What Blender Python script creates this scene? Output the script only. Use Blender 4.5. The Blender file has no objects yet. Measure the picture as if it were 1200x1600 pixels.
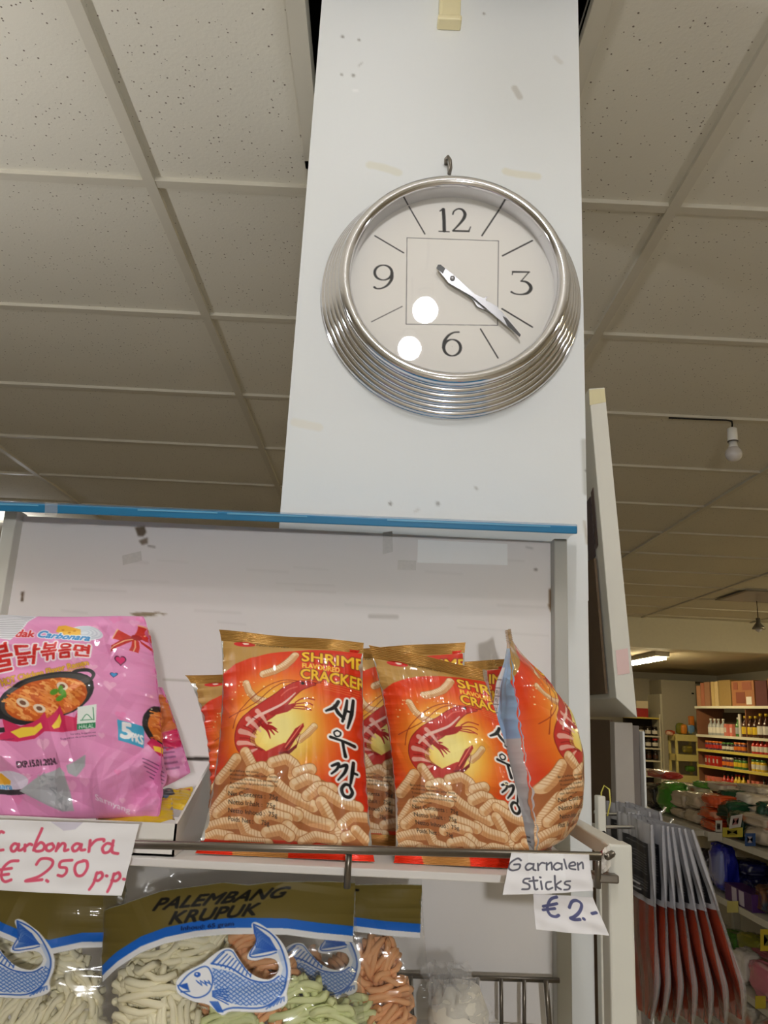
import bpy, math, random
import numpy as np
from mathutils import Vector, Matrix

# ------------------------------------------------------------------ camera, world, exposure
SC = bpy.context.scene
COL = SC.collection
CZ = 1.5                                   # height of the phone above the floor
F_PX = 1232.0
_d = np.array([-19, 312, F_PX]); _d /= np.linalg.norm(_d)
_u = np.array([232, -4850, F_PX]); _u -= _d * (_u @ _d); _u /= np.linalg.norm(_u)
_x = np.cross(_d, _u); _x /= np.linalg.norm(_x)
if _x[0] < 0: _x = -_x
RW = np.stack([_x, _d, _u])                # rows: room axes seen in the image frame
cam_d = bpy.data.cameras.new('camera'); cam = bpy.data.objects.new('camera', cam_d); COL.objects.link(cam)
cam_d.sensor_fit = 'HORIZONTAL'; cam_d.sensor_width = 36; cam_d.lens = 36 * F_PX / 1200
cam_d.clip_start = 0.02; cam_d.clip_end = 100
Rc = np.stack([RW @ np.array([1, 0, 0]), RW @ np.array([0, -1, 0]), RW @ np.array([0, 0, -1])], axis=1)
M4 = Matrix([list(r) + [0] for r in Rc] + [[0, 0, 0, 1]]); M4.translation = Vector((0, 0, CZ))
cam.matrix_world = M4
SC.camera = cam
world = bpy.data.worlds.new('world'); SC.world = world; world.use_nodes = True
world.node_tree.nodes['Background'].inputs[0].default_value = (1, .95, .88, 1)
world.node_tree.nodes['Background'].inputs[1].default_value = 0.02
SC.view_settings.view_transform = 'Standard'; SC.view_settings.look = 'None'
SC.view_settings.exposure = 0.0; SC.view_settings.gamma = 1; SC.view_settings.use_curve_mapping = False
try:
    SC.cycles.use_denoising = True; SC.cycles.max_bounces = 10; SC.cycles.transparent_max_bounces = 24
    SC.cycles.sample_clamp_indirect = 4.0; SC.cycles.caustics_reflective = False; SC.cycles.caustics_refractive = False
except Exception: pass
FILL_E = 650.0       # unseen fill bulbs added left, right and behind the photographer
BULB_E = 150.0        # the two lit bulbs above the photographer
TUBE_E = 64.0         # fluorescent fittings: the seen far one and the added unseen ones
H = 1.12              # ceiling height above the camera

# ------------------------------------------------------------------ measuring helpers
def ray(px, py): return RW @ np.array([px - 600., py - 800., F_PX])
def PY(px, py, Y): w = ray(px, py); w = w * (Y / w[1]); w[2] += CZ; return w
def PZ(px, py, dz): w = ray(px, py); w = w * (dz / w[2]); w[2] += CZ; return w
def PX(px, py, X): w = ray(px, py); w = w * (X / w[0]); w[2] += CZ; return w

# ------------------------------------------------------------------ materials
def lin(c):
    c = np.asarray(c, float) / 255.0
    return np.where(c <= .04045, c / 12.92, ((c + .055) / 1.055) ** 2.4)
def L4(c): return tuple(lin(c)) + (1.0,)
MATS = {}
def pm(name, rgb, rough=.5, metal=0., coat=0., vary=.06, scale=30., bump=0., bscale=200., emit=0., alpha=1., trans=0.):
    if name in MATS: return MATS[name]
    m = bpy.data.materials.new(name); m.use_nodes = True; nt = m.node_tree; N = nt.nodes; b = N['Principled BSDF']
    b.inputs['Roughness'].default_value = rough; b.inputs['Metallic'].default_value = metal
    b.inputs['Coat Weight'].default_value = coat; b.inputs['Alpha'].default_value = alpha
    b.inputs['Transmission Weight'].default_value = trans
    tc = N.new('ShaderNodeTexCoord')
    nz = N.new('ShaderNodeTexNoise'); nz.inputs['Scale'].default_value = scale; nz.inputs['Detail'].default_value = 4
    nt.links.new(tc.outputs['Object'], nz.inputs['Vector'])
    mx = N.new('ShaderNodeMix'); mx.data_type = 'RGBA'
    c = lin(rgb); mx.inputs[6].default_value = tuple(c * (1 - vary)) + (1,); mx.inputs[7].default_value = tuple(np.minimum(c * (1 + vary), 1)) + (1,)
    nt.links.new(nz.outputs['Fac'], mx.inputs[0]); nt.links.new(mx.outputs[2], b.inputs['Base Color'])
    if bump:
        n2 = N.new('ShaderNodeTexNoise'); n2.inputs['Scale'].default_value = bscale; n2.inputs['Detail'].default_value = 3
        nt.links.new(tc.outputs['Object'], n2.inputs['Vector'])
        bp = N.new('ShaderNodeBump'); bp.inputs['Strength'].default_value = bump; bp.inputs['Distance'].default_value = .002
        nt.links.new(n2.outputs['Fac'], bp.inputs['Height']); nt.links.new(bp.outputs[0], b.inputs['Normal'])
    if emit:
        b.inputs['Emission Color'].default_value = tuple(c) + (1,); b.inputs['Emission Strength'].default_value = emit
    MATS[name] = m; return m
def thin_fresnel(nt, ior, nrm=None):
    """the same reflectance from either side of a thin sheet"""
    N = nt.nodes; fr = N.new('ShaderNodeFresnel'); g = N.new('ShaderNodeNewGeometry'); mr = N.new('ShaderNodeMapRange')
    mr.inputs[3].default_value = ior; mr.inputs[4].default_value = 1 / ior
    nt.links.new(g.outputs['Backfacing'], mr.inputs[0]); nt.links.new(mr.outputs[0], fr.inputs[0])
    if nrm is not None: nt.links.new(nrm, fr.inputs['Normal'])
    return fr
def printed(name, rough=.3, coat=.3, bump=.15, bscale=60., metal=0., film=False):
    """artwork printed on the surface: colours come from the mesh's own 'Col' attribute"""
    if name in MATS: return MATS[name]
    m = bpy.data.materials.new(name); m.use_nodes = True; nt = m.node_tree; N = nt.nodes; b = N['Principled BSDF']
    a = N.new('ShaderNodeAttribute'); a.attribute_name = 'Col'
    nt.links.new(a.outputs['Color'], b.inputs['Base Color'])
    b.inputs['Roughness'].default_value = rough; b.inputs['Coat Weight'].default_value = coat; b.inputs['Coat Roughness'].default_value = .05; b.inputs['Specular IOR Level'].default_value = .25
    b.inputs['Metallic'].default_value = metal
    tc = N.new('ShaderNodeTexCoord'); n2 = N.new('ShaderNodeTexNoise'); n2.inputs['Scale'].default_value = bscale; n2.inputs['Detail'].default_value = 3
    nt.links.new(tc.outputs['Object'], n2.inputs['Vector'])
    bp = N.new('ShaderNodeBump'); bp.inputs['Strength'].default_value = bump; bp.inputs['Distance'].default_value = .003
    nt.links.new(n2.outputs['Fac'], bp.inputs['Height']); nt.links.new(bp.outputs[0], b.inputs['Normal'])
    if film:
        tr = N.new('ShaderNodeBsdfTransparent'); tr.inputs[0].default_value = (.97, .97, .96, 1)
        gl = N.new('ShaderNodeBsdfGlossy'); gl.inputs['Roughness'].default_value = .12
        nt.links.new(bp.outputs[0], gl.inputs['Normal'])
        fr = thin_fresnel(nt, 1.5, bp.outputs[0])
        s1 = N.new('ShaderNodeMixShader'); nt.links.new(fr.outputs[0], s1.inputs[0]); nt.links.new(tr.outputs[0], s1.inputs[1]); nt.links.new(gl.outputs[0], s1.inputs[2])
        s2 = N.new('ShaderNodeMixShader'); nt.links.new(a.outputs['Alpha'], s2.inputs[0]); nt.links.new(s1.outputs[0], s2.inputs[1]); nt.links.new(b.outputs[0], s2.inputs[2])
        nt.links.new(s2.outputs[0], N['Material Output'].inputs[0])
    MATS[name] = m; return m
def clear_film(name, haze=.12, tint=(.95, .95, .95), rough=.1, ior=1.5, bump=.6, bscale=40., milk=(.75, .75, .76)):
    if name in MATS: return MATS[name]
    m = bpy.data.materials.new(name); m.use_nodes = True; nt = m.node_tree; N = nt.nodes; N.remove(N['Principled BSDF'])
    tr = N.new('ShaderNodeBsdfTransparent'); tr.inputs[0].default_value = tint + (1,)
    gl = N.new('ShaderNodeBsdfGlossy'); gl.inputs['Roughness'].default_value = rough
    df = N.new('ShaderNodeBsdfDiffuse'); df.inputs[0].default_value = milk + (1,)
    tc = N.new('ShaderNodeTexCoord'); n2 = N.new('ShaderNodeTexNoise'); n2.inputs['Scale'].default_value = bscale
    nt.links.new(tc.outputs['Object'], n2.inputs['Vector'])
    bp = N.new('ShaderNodeBump'); bp.inputs['Strength'].default_value = bump; bp.inputs['Distance'].default_value = .004
    nt.links.new(n2.outputs['Fac'], bp.inputs['Height'])
    fr = thin_fresnel(nt, ior, bp.outputs[0] if bump else None)
    if bump: nt.links.new(bp.outputs[0], gl.inputs['Normal'])
    s0 = N.new('ShaderNodeMixShader'); s0.inputs[0].default_value = haze
    nt.links.new(tr.outputs[0], s0.inputs[1]); nt.links.new(df.outputs[0], s0.inputs[2])
    s1 = N.new('ShaderNodeMixShader'); nt.links.new(fr.outputs[0], s1.inputs[0]); nt.links.new(s0.outputs[0], s1.inputs[1]); nt.links.new(gl.outputs[0], s1.inputs[2])
    nt.links.new(s1.outputs[0], N['Material Output'].inputs[0])
    MATS[name] = m; return m

# ------------------------------------------------------------------ object helpers
def tag(o, label=None, cat=None, group=None, kind=None):
    if label: o['label'] = label
    if cat: o['category'] = cat
    if group: o['group'] = group
    if kind: o['kind'] = kind
    return o
def thing(name, loc, label, cat, group=None, rot=(0, 0, 0)):
    o = bpy.data.objects.new(name, None); o.empty_display_size = .02; COL.objects.link(o)
    o.location = Vector(loc); o.rotation_euler = rot
    return tag(o, label, cat, group)
def link(name, me, parent=None, local=False):
    """geometry is written in room coordinates; a part is moved into its parent's frame"""
    o = bpy.data.objects.new(name, me); COL.objects.link(o)
    if parent is not None:
        if not local:
            p = Vector((0, 0, 0)); q = parent
            while q is not None: p += Vector(q.location); q = q.parent
            me.transform(Matrix.Translation(-p))
        o.parent = parent
    return o
def dup(root, loc=None, rot=None, label=None, group=None):
    r = root.copy(); COL.objects.link(r)
    if loc is not None: r.location = Vector(loc)
    if rot is not None: r.rotation_euler = rot
    if label: r['label'] = label
    if group: r['group'] = group
    for ch in list(root.children):
        c = ch.copy(); COL.objects.link(c); c.parent = r
        for g in list(ch.children):
            k = g.copy(); COL.objects.link(k); k.parent = c
    return r
class MB:
    def __init__(s): s.v = []; s.f = []; s.mi = []; s.cur = 0
    def add(s, v, f):
        o = len(s.v); s.v += [tuple(map(float, p)) for p in v]
        for q in f: s.f.append(tuple(o + i for i in q)); s.mi.append(s.cur)
        return s
    def box(s, a, b):
        (x0, y0, z0), (x1, y1, z1) = a, b
        x0, x1 = sorted((x0, x1)); y0, y1 = sorted((y0, y1)); z0, z1 = sorted((z0, z1))
        v = [(x0, y0, z0), (x1, y0, z0), (x1, y1, z0), (x0, y1, z0), (x0, y0, z1), (x1, y0, z1), (x1, y1, z1), (x0, y1, z1)]
        return s.add(v, [(3, 2, 1, 0), (4, 5, 6, 7), (0, 1, 5, 4), (1, 2, 6, 5), (2, 3, 7, 6), (3, 0, 4, 7)])
    def prism(s, pts, vec):
        """closed 3-D outline swept by vec"""
        n = len(pts); p = [np.array(q, float) for q in pts]; w = np.array(vec, float)
        v = p + [q + w for q in p]
        return s.add(v, [tuple(range(n))[::-1], tuple(range(n, 2 * n))] + [(i, (i + 1) % n, n + (i + 1) % n, n + i) for i in range(n)])
    def tube(s, pts, r, n=8, caps=True):
        pts = [np.array(p, float) for p in pts]; m = len(pts)
        rs = r if hasattr(r, '__len__') else [r] * m
        v = []; up = None
        for i, p in enumerate(pts):
            t = pts[min(i + 1, m - 1)] - pts[max(i - 1, 0)]; t /= (np.linalg.norm(t) + 1e-12)
            if up is None:
                a = np.array([0, 0, 1.]) if abs(t[2]) < .9 else np.array([1., 0, 0]); up = a
            e = up - t * (up @ t); e /= (np.linalg.norm(e) + 1e-12); g = np.cross(t, e); up = e
            for k in range(n):
                an = 2 * math.pi * k / n; v.append(p + (e * math.cos(an) + g * math.sin(an)) * rs[i])
        f = [(i * n + k, i * n + (k + 1) % n, (i + 1) * n + (k + 1) % n, (i + 1) * n + k) for i in range(m - 1) for k in range(n)]
        if caps: f += [tuple(range(n))[::-1], tuple((m - 1) * n + k for k in range(n))]
        return s.add(v, f)
    def lathe(s, prof, c, ax='z', n=32, caps=True):
        v = []; m = len(prof)
        for r, h in prof:
            for k in range(n):
                a = 2 * math.pi * k / n; q = (r * math.cos(a), r * math.sin(a))
                if ax == 'z': v.append((c[0] + q[0], c[1] + q[1], c[2] + h))
                else: v.append((c[0] + q[0], c[1] - h, c[2] + q[1]))      # axis towards the viewer
        f = [(i * n + k, i * n + (k + 1) % n, (i + 1) * n + (k + 1) % n, (i + 1) * n + k) for i in range(m - 1) for k in range(n)]
        if caps:
            if prof[0][0] > 1e-6: f.append(tuple(range(n))[::-1])
            if prof[-1][0] > 1e-6: f.append(tuple((m - 1) * n + k for k in range(n)))
        return s.add(v, f)
    def mesh(s, name, mats, smooth=False):
        me = bpy.data.meshes.new(name); me.from_pydata(s.v, [], s.f)
        for m in (mats if isinstance(mats, (list, tuple)) else [mats]): me.materials.append(m)
        me.polygons.foreach_set('material_index', s.mi)
        if smooth: me.polygons.foreach_set('use_smooth', [True] * len(s.f))
        me.update(); return me
    def build(s, name, mats, parent=None, smooth=False, bevel=0, local=False):
        o = link(name, s.mesh(name, mats, smooth), parent, local)
        if bevel:
            b = o.modifiers.new('bevel', 'BEVEL'); b.width = bevel; b.segments = 2; b.limit_method = 'ANGLE'
        return o
def bx(name, a, b, mat, parent=None, bevel=.0015): return MB().box(a, b).build(name, mat, parent, bevel=bevel)
def grid_mesh(name, P, mat, col=None, flip=False, mask=None):
    """P: (nv, nu, 3) points, col: (nv, nu, 4) colours in sRGB 0..255 with alpha 0..1"""
    nv, nu = P.shape[:2]
    idx = np.arange(nv * nu).reshape(nv, nu)
    q = np.stack([idx[:-1, :-1], idx[1:, :-1], idx[1:, 1:], idx[:-1, 1:]], -1).reshape(-1, 4)
    if flip: q = q[:, ::-1]
    V = P.reshape(-1, 3)
    if mask is not None:
        mk = mask.reshape(-1); q = q[mk[q].all(1)]
        used = np.zeros(len(V), bool); used[q.reshape(-1)] = True
        re = np.cumsum(used) - 1; q = re[q]; V = V[used]
    me = bpy.data.meshes.new(name)
    me.vertices.add(len(V)); me.vertices.foreach_set('co', V.astype(np.float32).ravel())
    me.loops.add(q.size); me.loops.foreach_set('vertex_index', q.ravel().astype(np.int32))
    me.polygons.add(len(q)); me.polygons.foreach_set('loop_start', (np.arange(len(q)) * 4).astype(np.int32))
    me.polygons.foreach_set('use_smooth', np.ones(len(q), bool))
    me.materials.append(mat); me.update(calc_edges=True); me.validate()
    if col is not None:
        c = col.reshape(-1, 4)
        if mask is not None: c = c[used]
        out = np.concatenate([lin(c[:, :3]), c[:, 3:4]], 1).astype(np.float32)
        at = me.attributes.new('Col', 'FLOAT_COLOR', 'POINT'); at.data.foreach_set('color', out.ravel())
    return me

# ------------------------------------------------------------------ drawing printed artwork
def smooth(p, w=None, n=5, closed=False):
    """Catmull-Rom through the points"""
    p = np.asarray(p, float); m = len(p)
    g = lambda i: p[i % m] if closed else p[min(max(i, 0), m - 1)]
    out, ow = [], []
    for i in range(m if closed else m - 1):
        a, b, c, d = g(i - 1), g(i), g(i + 1), g(i + 2)
        for k in range(n):
            t = k / n; out.append(.5 * (2 * b + (c - a) * t + (2 * a - 5 * b + 4 * c - d) * t * t + (3 * b - a - 3 * c + d) * t ** 3))
            if w is not None: ow.append(w[i] + (w[min(i + 1, m - 1)] - w[i]) * t)
    if not closed:
        out.append(p[-1])
        if w is not None: ow.append(w[-1])
    return np.array(out), (None if w is None else np.array(ow))
class Canvas:
    def __init__(s, w, h, to=lambda p: p, rgb=(255, 255, 255), alpha=1., k=1.):
        s.w, s.h, s.to, s.k = w, h, to, k
        s.a = np.empty((h, w, 4)); s.a[..., :3] = rgb; s.a[..., 3] = alpha
        s.yy, s.xx = np.mgrid[0:h, 0:w].astype(float)
        s.xx += .5; s.yy += .5
    def paint(s, m, rgb, op=1., alpha=None):
        m = (m * op)[..., None]
        s.a[..., :3] = s.a[..., :3] * (1 - m) + np.asarray(rgb, float) * m
        if alpha is not None: s.a[..., 3:4] = s.a[..., 3:4] * (1 - m) + alpha * m
    def poly_m(s, pts, raw=False, ss=2):
        p = np.asarray(pts, float); p = p if raw else s.to(p)
        m = np.zeros((s.h, s.w))
        x0 = max(int(p[:, 0].min()) - 1, 0); x1 = min(int(p[:, 0].max()) + 2, s.w); y0 = max(int(p[:, 1].min()) - 1, 0); y1 = min(int(p[:, 1].max()) + 2, s.h)
        if x1 <= x0 or y1 <= y0: return m
        acc = np.zeros((y1 - y0, x1 - x0))
        for sy in range(ss):
            for sx in range(ss):
                X = s.xx[y0:y1, x0:x1] - .5 + (sx + .5) / ss; Y = s.yy[y0:y1, x0:x1] - .5 + (sy + .5) / ss
                ins = np.zeros(X.shape, bool)
                for i in range(len(p)):
                    ax, ay = p[i]; bx_, by = p[(i + 1) % len(p)]
                    if ay == by: continue
                    c = ((ay > Y) != (by > Y)) & (X < (bx_ - ax) * (Y - ay) / (by - ay) + ax)
                    ins ^= c
                acc += ins
        m[y0:y1, x0:x1] = acc / ss ** 2
        return m
    def stroke_m(s, pts, w, raw=False):
        p = np.asarray(pts, float); p = p if raw else s.to(p)
        n = len(p); ws = (np.asarray(w, float) if hasattr(w, '__len__') else np.full(n, float(w))) * (1 if raw else s.k)
        if n > 2 and not raw and n < 14: p, ws = smooth(p, ws); n = len(p)
        m = np.zeros((s.h, s.w))
        for i in range(max(n - 1, 1)):
            a = p[i]; b = p[min(i + 1, n - 1)]; R = max(ws[i], ws[min(i + 1, n - 1)]) / 2 + 2
            x0 = max(int(min(a[0], b[0]) - R), 0); x1 = min(int(max(a[0], b[0]) + R) + 1, s.w); y0 = max(int(min(a[1], b[1]) - R), 0); y1 = min(int(max(a[1], b[1]) + R) + 1, s.h)
            if x1 <= x0 or y1 <= y0: continue
            X = s.xx[y0:y1, x0:x1]; Y = s.yy[y0:y1, x0:x1]; d = b - a; l2 = d @ d + 1e-9
            t = np.clip(((X - a[0]) * d[0] + (Y - a[1]) * d[1]) / l2, 0, 1)
            dist = np.hypot(X - a[0] - t * d[0], Y - a[1] - t * d[1]); ww = ws[i] + (ws[min(i + 1, n - 1)] - ws[i]) * t
            m[y0:y1, x0:x1] = np.maximum(m[y0:y1, x0:x1], np.clip(ww / 2 - dist + .5, 0, 1))
        return m
    def poly(s, pts, rgb, op=1., alpha=None, raw=False): s.paint(s.poly_m(pts, raw), rgb, op, alpha)
    def stroke(s, pts, w, rgb, op=1., alpha=None, raw=False): s.paint(s.stroke_m(pts, w, raw), rgb, op, alpha)
    def ell(s, c, rx, ry, rgb, rot=0, op=1., alpha=None):
        t = np.linspace(0, 2 * np.pi, 28, endpoint=False); ca, sa = math.cos(rot), math.sin(rot)
        s.poly(np.stack([c[0] + rx * np.cos(t) * ca - ry * np.sin(t) * sa, c[1] + rx * np.cos(t) * sa + ry * np.sin(t) * ca], 1), rgb, op, alpha)
    def text_m(s, txt, quad, bold=0., slant=0.):
        T = text_tris(txt)
        q = [np.asarray(p, float) for p in quad]
        m = np.zeros((s.h, s.w))
        if not len(T): return m
        uv = T.reshape(-1, 2).copy(); uv[:, 0] += slant * (1 - uv[:, 1])
        u = uv[:, :1]; v = uv[:, 1:]
        pts = s.to((q[0] * (1 - u) + q[1] * u) * (1 - v) + (q[3] * (1 - u) + q[2] * u) * v).reshape(-1, 3, 2)
        for t in pts:
            x0 = max(int(t[:, 0].min()) - 1, 0); x1 = min(int(t[:, 0].max()) + 2, s.w); y0 = max(int(t[:, 1].min()) - 1, 0); y1 = min(int(t[:, 1].max()) + 2, s.h)
            if x1 <= x0 or y1 <= y0: continue
            acc = 0
            for ox, oy in ((-.25, -.25), (.25, -.25), (-.25, .25), (.25, .25)):
                X = s.xx[y0:y1, x0:x1] + ox; Y = s.yy[y0:y1, x0:x1] + oy; e = []
                for i in range(3):
                    a = t[i]; b = t[(i + 1) % 3]; e.append((b[0] - a[0]) * (Y - a[1]) - (b[1] - a[1]) * (X - a[0]))
                acc = acc + (((e[0] >= 0) & (e[1] >= 0) & (e[2] >= 0)) | ((e[0] <= 0) & (e[1] <= 0) & (e[2] <= 0)))
            m[y0:y1, x0:x1] += acc / 4.
        m = np.clip(m, 0, 1)
        return dilate(m, bold * s.k) if bold else m
    def text(s, txt, quad, rgb, bold=0., op=1., outline=None, ow=3., slant=0., alpha=None):
        m = s.text_m(txt, quad, bold, slant)
        if outline is not None: s.paint(dilate(m, ow * s.k), outline, op, alpha)
        s.paint(m, rgb, op, alpha)
    def sample(s, U, V):
        x = np.clip(U * s.w - .5, 0, s.w - 1.001); y = np.clip(V * s.h - .5, 0, s.h - 1.001)
        x0 = x.astype(int); y0 = y.astype(int); fx = (x - x0)[..., None]; fy = (y - y0)[..., None]; a = s.a
        return (a[y0, x0] * (1 - fx) + a[y0, x0 + 1] * fx) * (1 - fy) + (a[y0 + 1, x0] * (1 - fx) + a[y0 + 1, x0 + 1] * fx) * fy
def dilate(m, r):
    if r <= 0: return m
    out = m.copy(); R = int(math.ceil(r))
    for dy in range(-R, R + 1):
        for dx in range(-R, R + 1):
            d = math.hypot(dx, dy); k = min(max(r + .5 - d, 0), 1)
            if k <= 0 or (dx == 0 and dy == 0): continue
            sh = np.zeros_like(m)
            h, w = m.shape
            sh[max(dy, 0):h + min(dy, 0), max(dx, 0):w + min(dx, 0)] = m[max(-dy, 0):h + min(-dy, 0), max(-dx, 0):w + min(-dx, 0)]
            out = np.maximum(out, sh * k)
    return out
_TT = {}
def text_tris(txt):
    if txt in _TT: return _TT[txt]
    c = bpy.data.curves.new('lettering', 'FONT'); c.body = txt; c.resolution_u = 3
    o = bpy.data.objects.new('lettering', c); COL.objects.link(o)
    dg = bpy.context.evaluated_depsgraph_get(); ev = o.evaluated_get(dg); me = ev.to_mesh(); me.calc_loop_triangles()
    v = np.array([tuple(p.co)[:2] for p in me.vertices]).reshape(-1, 2)
    t = np.array([tuple(l.vertices) for l in me.loop_triangles], int).reshape(-1, 3)
    ev.to_mesh_clear(); bpy.data.objects.remove(o); bpy.data.curves.remove(c)
    if len(v):
        lo, hi = v.min(0), v.max(0); v = (v - lo) / (hi - lo + 1e-9); v[:, 1] = 1 - v[:, 1]
        r = v[t]
    else: r = np.zeros((0, 3, 2))
    _TT[txt] = r; return r
def invbil(Q, P):
    """points P in the quad Q (TL,TR,BR,BL) -> (u,v)"""
    P = np.asarray(P, float).reshape(-1, 2); A, B, C, D = [np.asarray(q, float) for q in Q]
    u = np.full(len(P), .5); v = np.full(len(P), .5)
    for _ in range(12):
        X = (A * ((1 - u) * (1 - v))[:, None] + B * (u * (1 - v))[:, None] + C * (u * v)[:, None] + D * ((1 - u) * v)[:, None]) - P
        du = (B - A) * (1 - v)[:, None] + (C - D) * v[:, None]; dv = (D - A) * (1 - u)[:, None] + (C - B) * u[:, None]
        det = du[:, 0] * dv[:, 1] - du[:, 1] * dv[:, 0]
        u = u - (X[:, 0] * dv[:, 1] - X[:, 1] * dv[:, 0]) / det; v = v - (du[:, 0] * X[:, 1] - du[:, 1] * X[:, 0]) / det
    return np.stack([u, v], 1)
def rect(x0, y0, x1, y1): return [(x0, y0), (x1, y0), (x1, y1), (x0, y1)]
def snoise(U, V, seed, f=3., n=10, ridge=False):
    r = np.random.RandomState(seed); out = 0
    for i in range(n):
        an = r.rand() * 6.283; k = f * (.5 + 1.5 * r.rand()); s = np.sin(6.283 * k * (U * math.cos(an) + V * math.sin(an)) + r.rand() * 6.283)
        out = out + ((1 - 2 * np.abs(s)) if ridge else s) / n ** .5
    return out
def creases(U, V, seed, n=10, sig=.03, box=(0, 0, 1, 1)):
    """straight fold lines of a crumpled film"""
    r = np.random.RandomState(seed); out = np.zeros_like(U)
    for i in range(n):
        cx = box[0] + (box[2] - box[0]) * r.rand(); cy = box[1] + (box[3] - box[1]) * r.rand(); an = r.rand() * 3.1416; L = .08 + .2 * r.rand()
        a = (U - cx) * math.cos(an) + (V - cy) * math.sin(an); b = -(U - cx) * math.sin(an) + (V - cy) * math.cos(an)
        out += (1 if r.rand() > .4 else -1) * np.maximum(1 - np.abs(b) / sig, 0) * np.exp(-(a / L) ** 2)
    return out

# ------------------------------------------------------------------ structure
ZC = CZ + H
white_paint = pm('white_paint', (226, 228, 226), .45, vary=.02, scale=8, bump=.05, bscale=150)
laminate = pm('laminate', (232, 228, 224), .4, vary=.03, scale=12, bump=.04, bscale=90)
grey_enamel = pm('grey_enamel', (176, 175, 166), .4, vary=.05, scale=25, bump=.05)
cream_enamel = pm('cream_enamel', (214, 212, 200), .45, vary=.05, scale=25)
steel = pm('steel', (125, 118, 108), .35, metal=.9, vary=.1, scale=80)
chrome = pm('chrome', (238, 238, 242), .09, metal=1., vary=.02)
dark = pm('dark_void', (18, 16, 14), .9)
wall_m = pm('wall_paint', (205, 198, 180), .7, vary=.03)
beige = pm('beige_board', (190, 178, 150), .6, vary=.05)
board_and_shade = pm('hardboard_and_shade', (98, 78, 55), .7, vary=.08)  # hardboard brown, also the painted shade on the leaning board's side
floor_m = pm('floor_vinyl', (196, 186, 170), .4, vary=.1)
def S(o): o['kind'] = 'structure'; return o
def tile_material():
    m = bpy.data.materials.new('mineral_tile'); m.use_nodes = True; nt = m.node_tree; N = nt.nodes; b = N['Principled BSDF']
    b.inputs['Roughness'].default_value = .9
    tc = N.new('ShaderNodeTexCoord'); vo = N.new('ShaderNodeTexVoronoi'); vo.inputs['Scale'].default_value = 105
    nt.links.new(tc.outputs['Object'], vo.inputs['Vector'])
    sep = N.new('ShaderNodeSeparateColor'); nt.links.new(vo.outputs['Color'], sep.inputs[0])
    r = N.new('ShaderNodeMath'); r.operation = 'MULTIPLY'; r.inputs[1].default_value = .27; nt.links.new(sep.outputs[0], r.inputs[0])
    r2 = N.new('ShaderNodeMath'); r2.operation = 'SUBTRACT'; r2.inputs[1].default_value = .06; nt.links.new(r.outputs[0], r2.inputs[0])
    lt = N.new('ShaderNodeMath'); lt.operation = 'LESS_THAN'; nt.links.new(vo.outputs['Distance'], lt.inputs[0]); nt.links.new(r2.outputs[0], lt.inputs[1])
    nz = N.new('ShaderNodeTexNoise'); nz.inputs['Scale'].default_value = 1.3; nt.links.new(tc.outputs['Object'], nz.inputs['Vector'])
    base = N.new('ShaderNodeMix'); base.data_type = 'RGBA'; base.inputs[6].default_value = L4((208, 203, 188)); base.inputs[7].default_value = L4((220, 215, 200))
    nt.links.new(nz.outputs['Fac'], base.inputs[0])
    mx = N.new('ShaderNodeMix'); mx.data_type = 'RGBA'; mx.inputs[7].default_value = L4((112, 100, 88))
    nt.links.new(lt.outputs[0], mx.inputs[0]); nt.links.new(base.outputs[2], mx.inputs[6]); nt.links.new(mx.outputs[2], b.inputs['Base Color'])
    n2 = N.new('ShaderNodeTexNoise'); n2.inputs['Scale'].default_value = 160; nt.links.new(tc.outputs['Object'], n2.inputs['Vector'])
    bp = N.new('ShaderNodeBump'); bp.inputs['Strength'].default_value = .25; bp.inputs['Distance'].default_value = .002
    nt.links.new(n2.outputs['Fac'], bp.inputs['Height']); nt.links.new(bp.outputs[0], b.inputs['Normal'])
    return m
tile_m = tile_material()
S(bx('floor', (-5, -2.5, -.05), (5.4, 12.6, 0), floor_m))
S(bx('wall_back', (-5, 12.6, 0), (5.4, 12.7, ZC), wall_m))
S(bx('wall_left', (-5.1, -2.5, 0), (-5, 12.6, ZC), wall_m))
S(bx('wall_right', (5.4, -2.5, 0), (5.5, 12.6, ZC), wall_m))
S(bx('wall_front', (-5, -2.3, 0), (5.4, -2.2, ZC), wall_m))
GX = [-4.2, -3.0, -1.81, -.551, .617, 1.70, 2.87, 4.05]
GY = [-2.14, -1.52, -.91, -.30, .315, .925] + [1.535 + .613 * k for k in range(12)]
mb = MB()
xs = [-5] + GX + [5.4]; ys = [-2.5] + GY + [8.5]
CX0, CX1, CY1 = -.16, .297, 1.42
for i in range(len(xs) - 1):
    for j in range(len(ys) - 1):
        a, b2, c, d2 = xs[i], xs[i + 1], ys[j], ys[j + 1]
        if a < 0 < b2 and c < 1.2 < d2:                        # the tile cut round the column
            mb.box((a, c, ZC + .008), (CX0 - .02, d2, ZC + .02)); mb.box((CX1, c, ZC + .008), (b2, d2, ZC + .02))
            mb.box((CX0 - .02, CY1, ZC + .008), (CX1, d2, ZC + .02))
        else: mb.box((a, c, ZC + .008), (b2, d2, ZC + .02))
S(mb.build('ceiling', tile_m))
S(bx('trim_1', (-5, -2.5, ZC + .35), (5.4, 8.6, ZC + .36), dark))              # dark slab over the hung ceiling
gm = pm('ceiling_bar', (200, 194, 178), .5, vary=.02)
mb = MB()
for x in GX: mb.box((x - .0125, -2.5, ZC - .004), (x + .0125, 8.5, ZC + .008))
for y in GY: mb.box((-5, y - .0125, ZC - .002), (5.4, y + .0125, ZC + .008))
mb.box((CX0 - .036, .925, ZC - .012), (CX0 - .004, 1.535, ZC + .03)); mb.box((CX1, .925, ZC - .012), (CX1 + .03, 1.535, ZC + .03))
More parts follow.
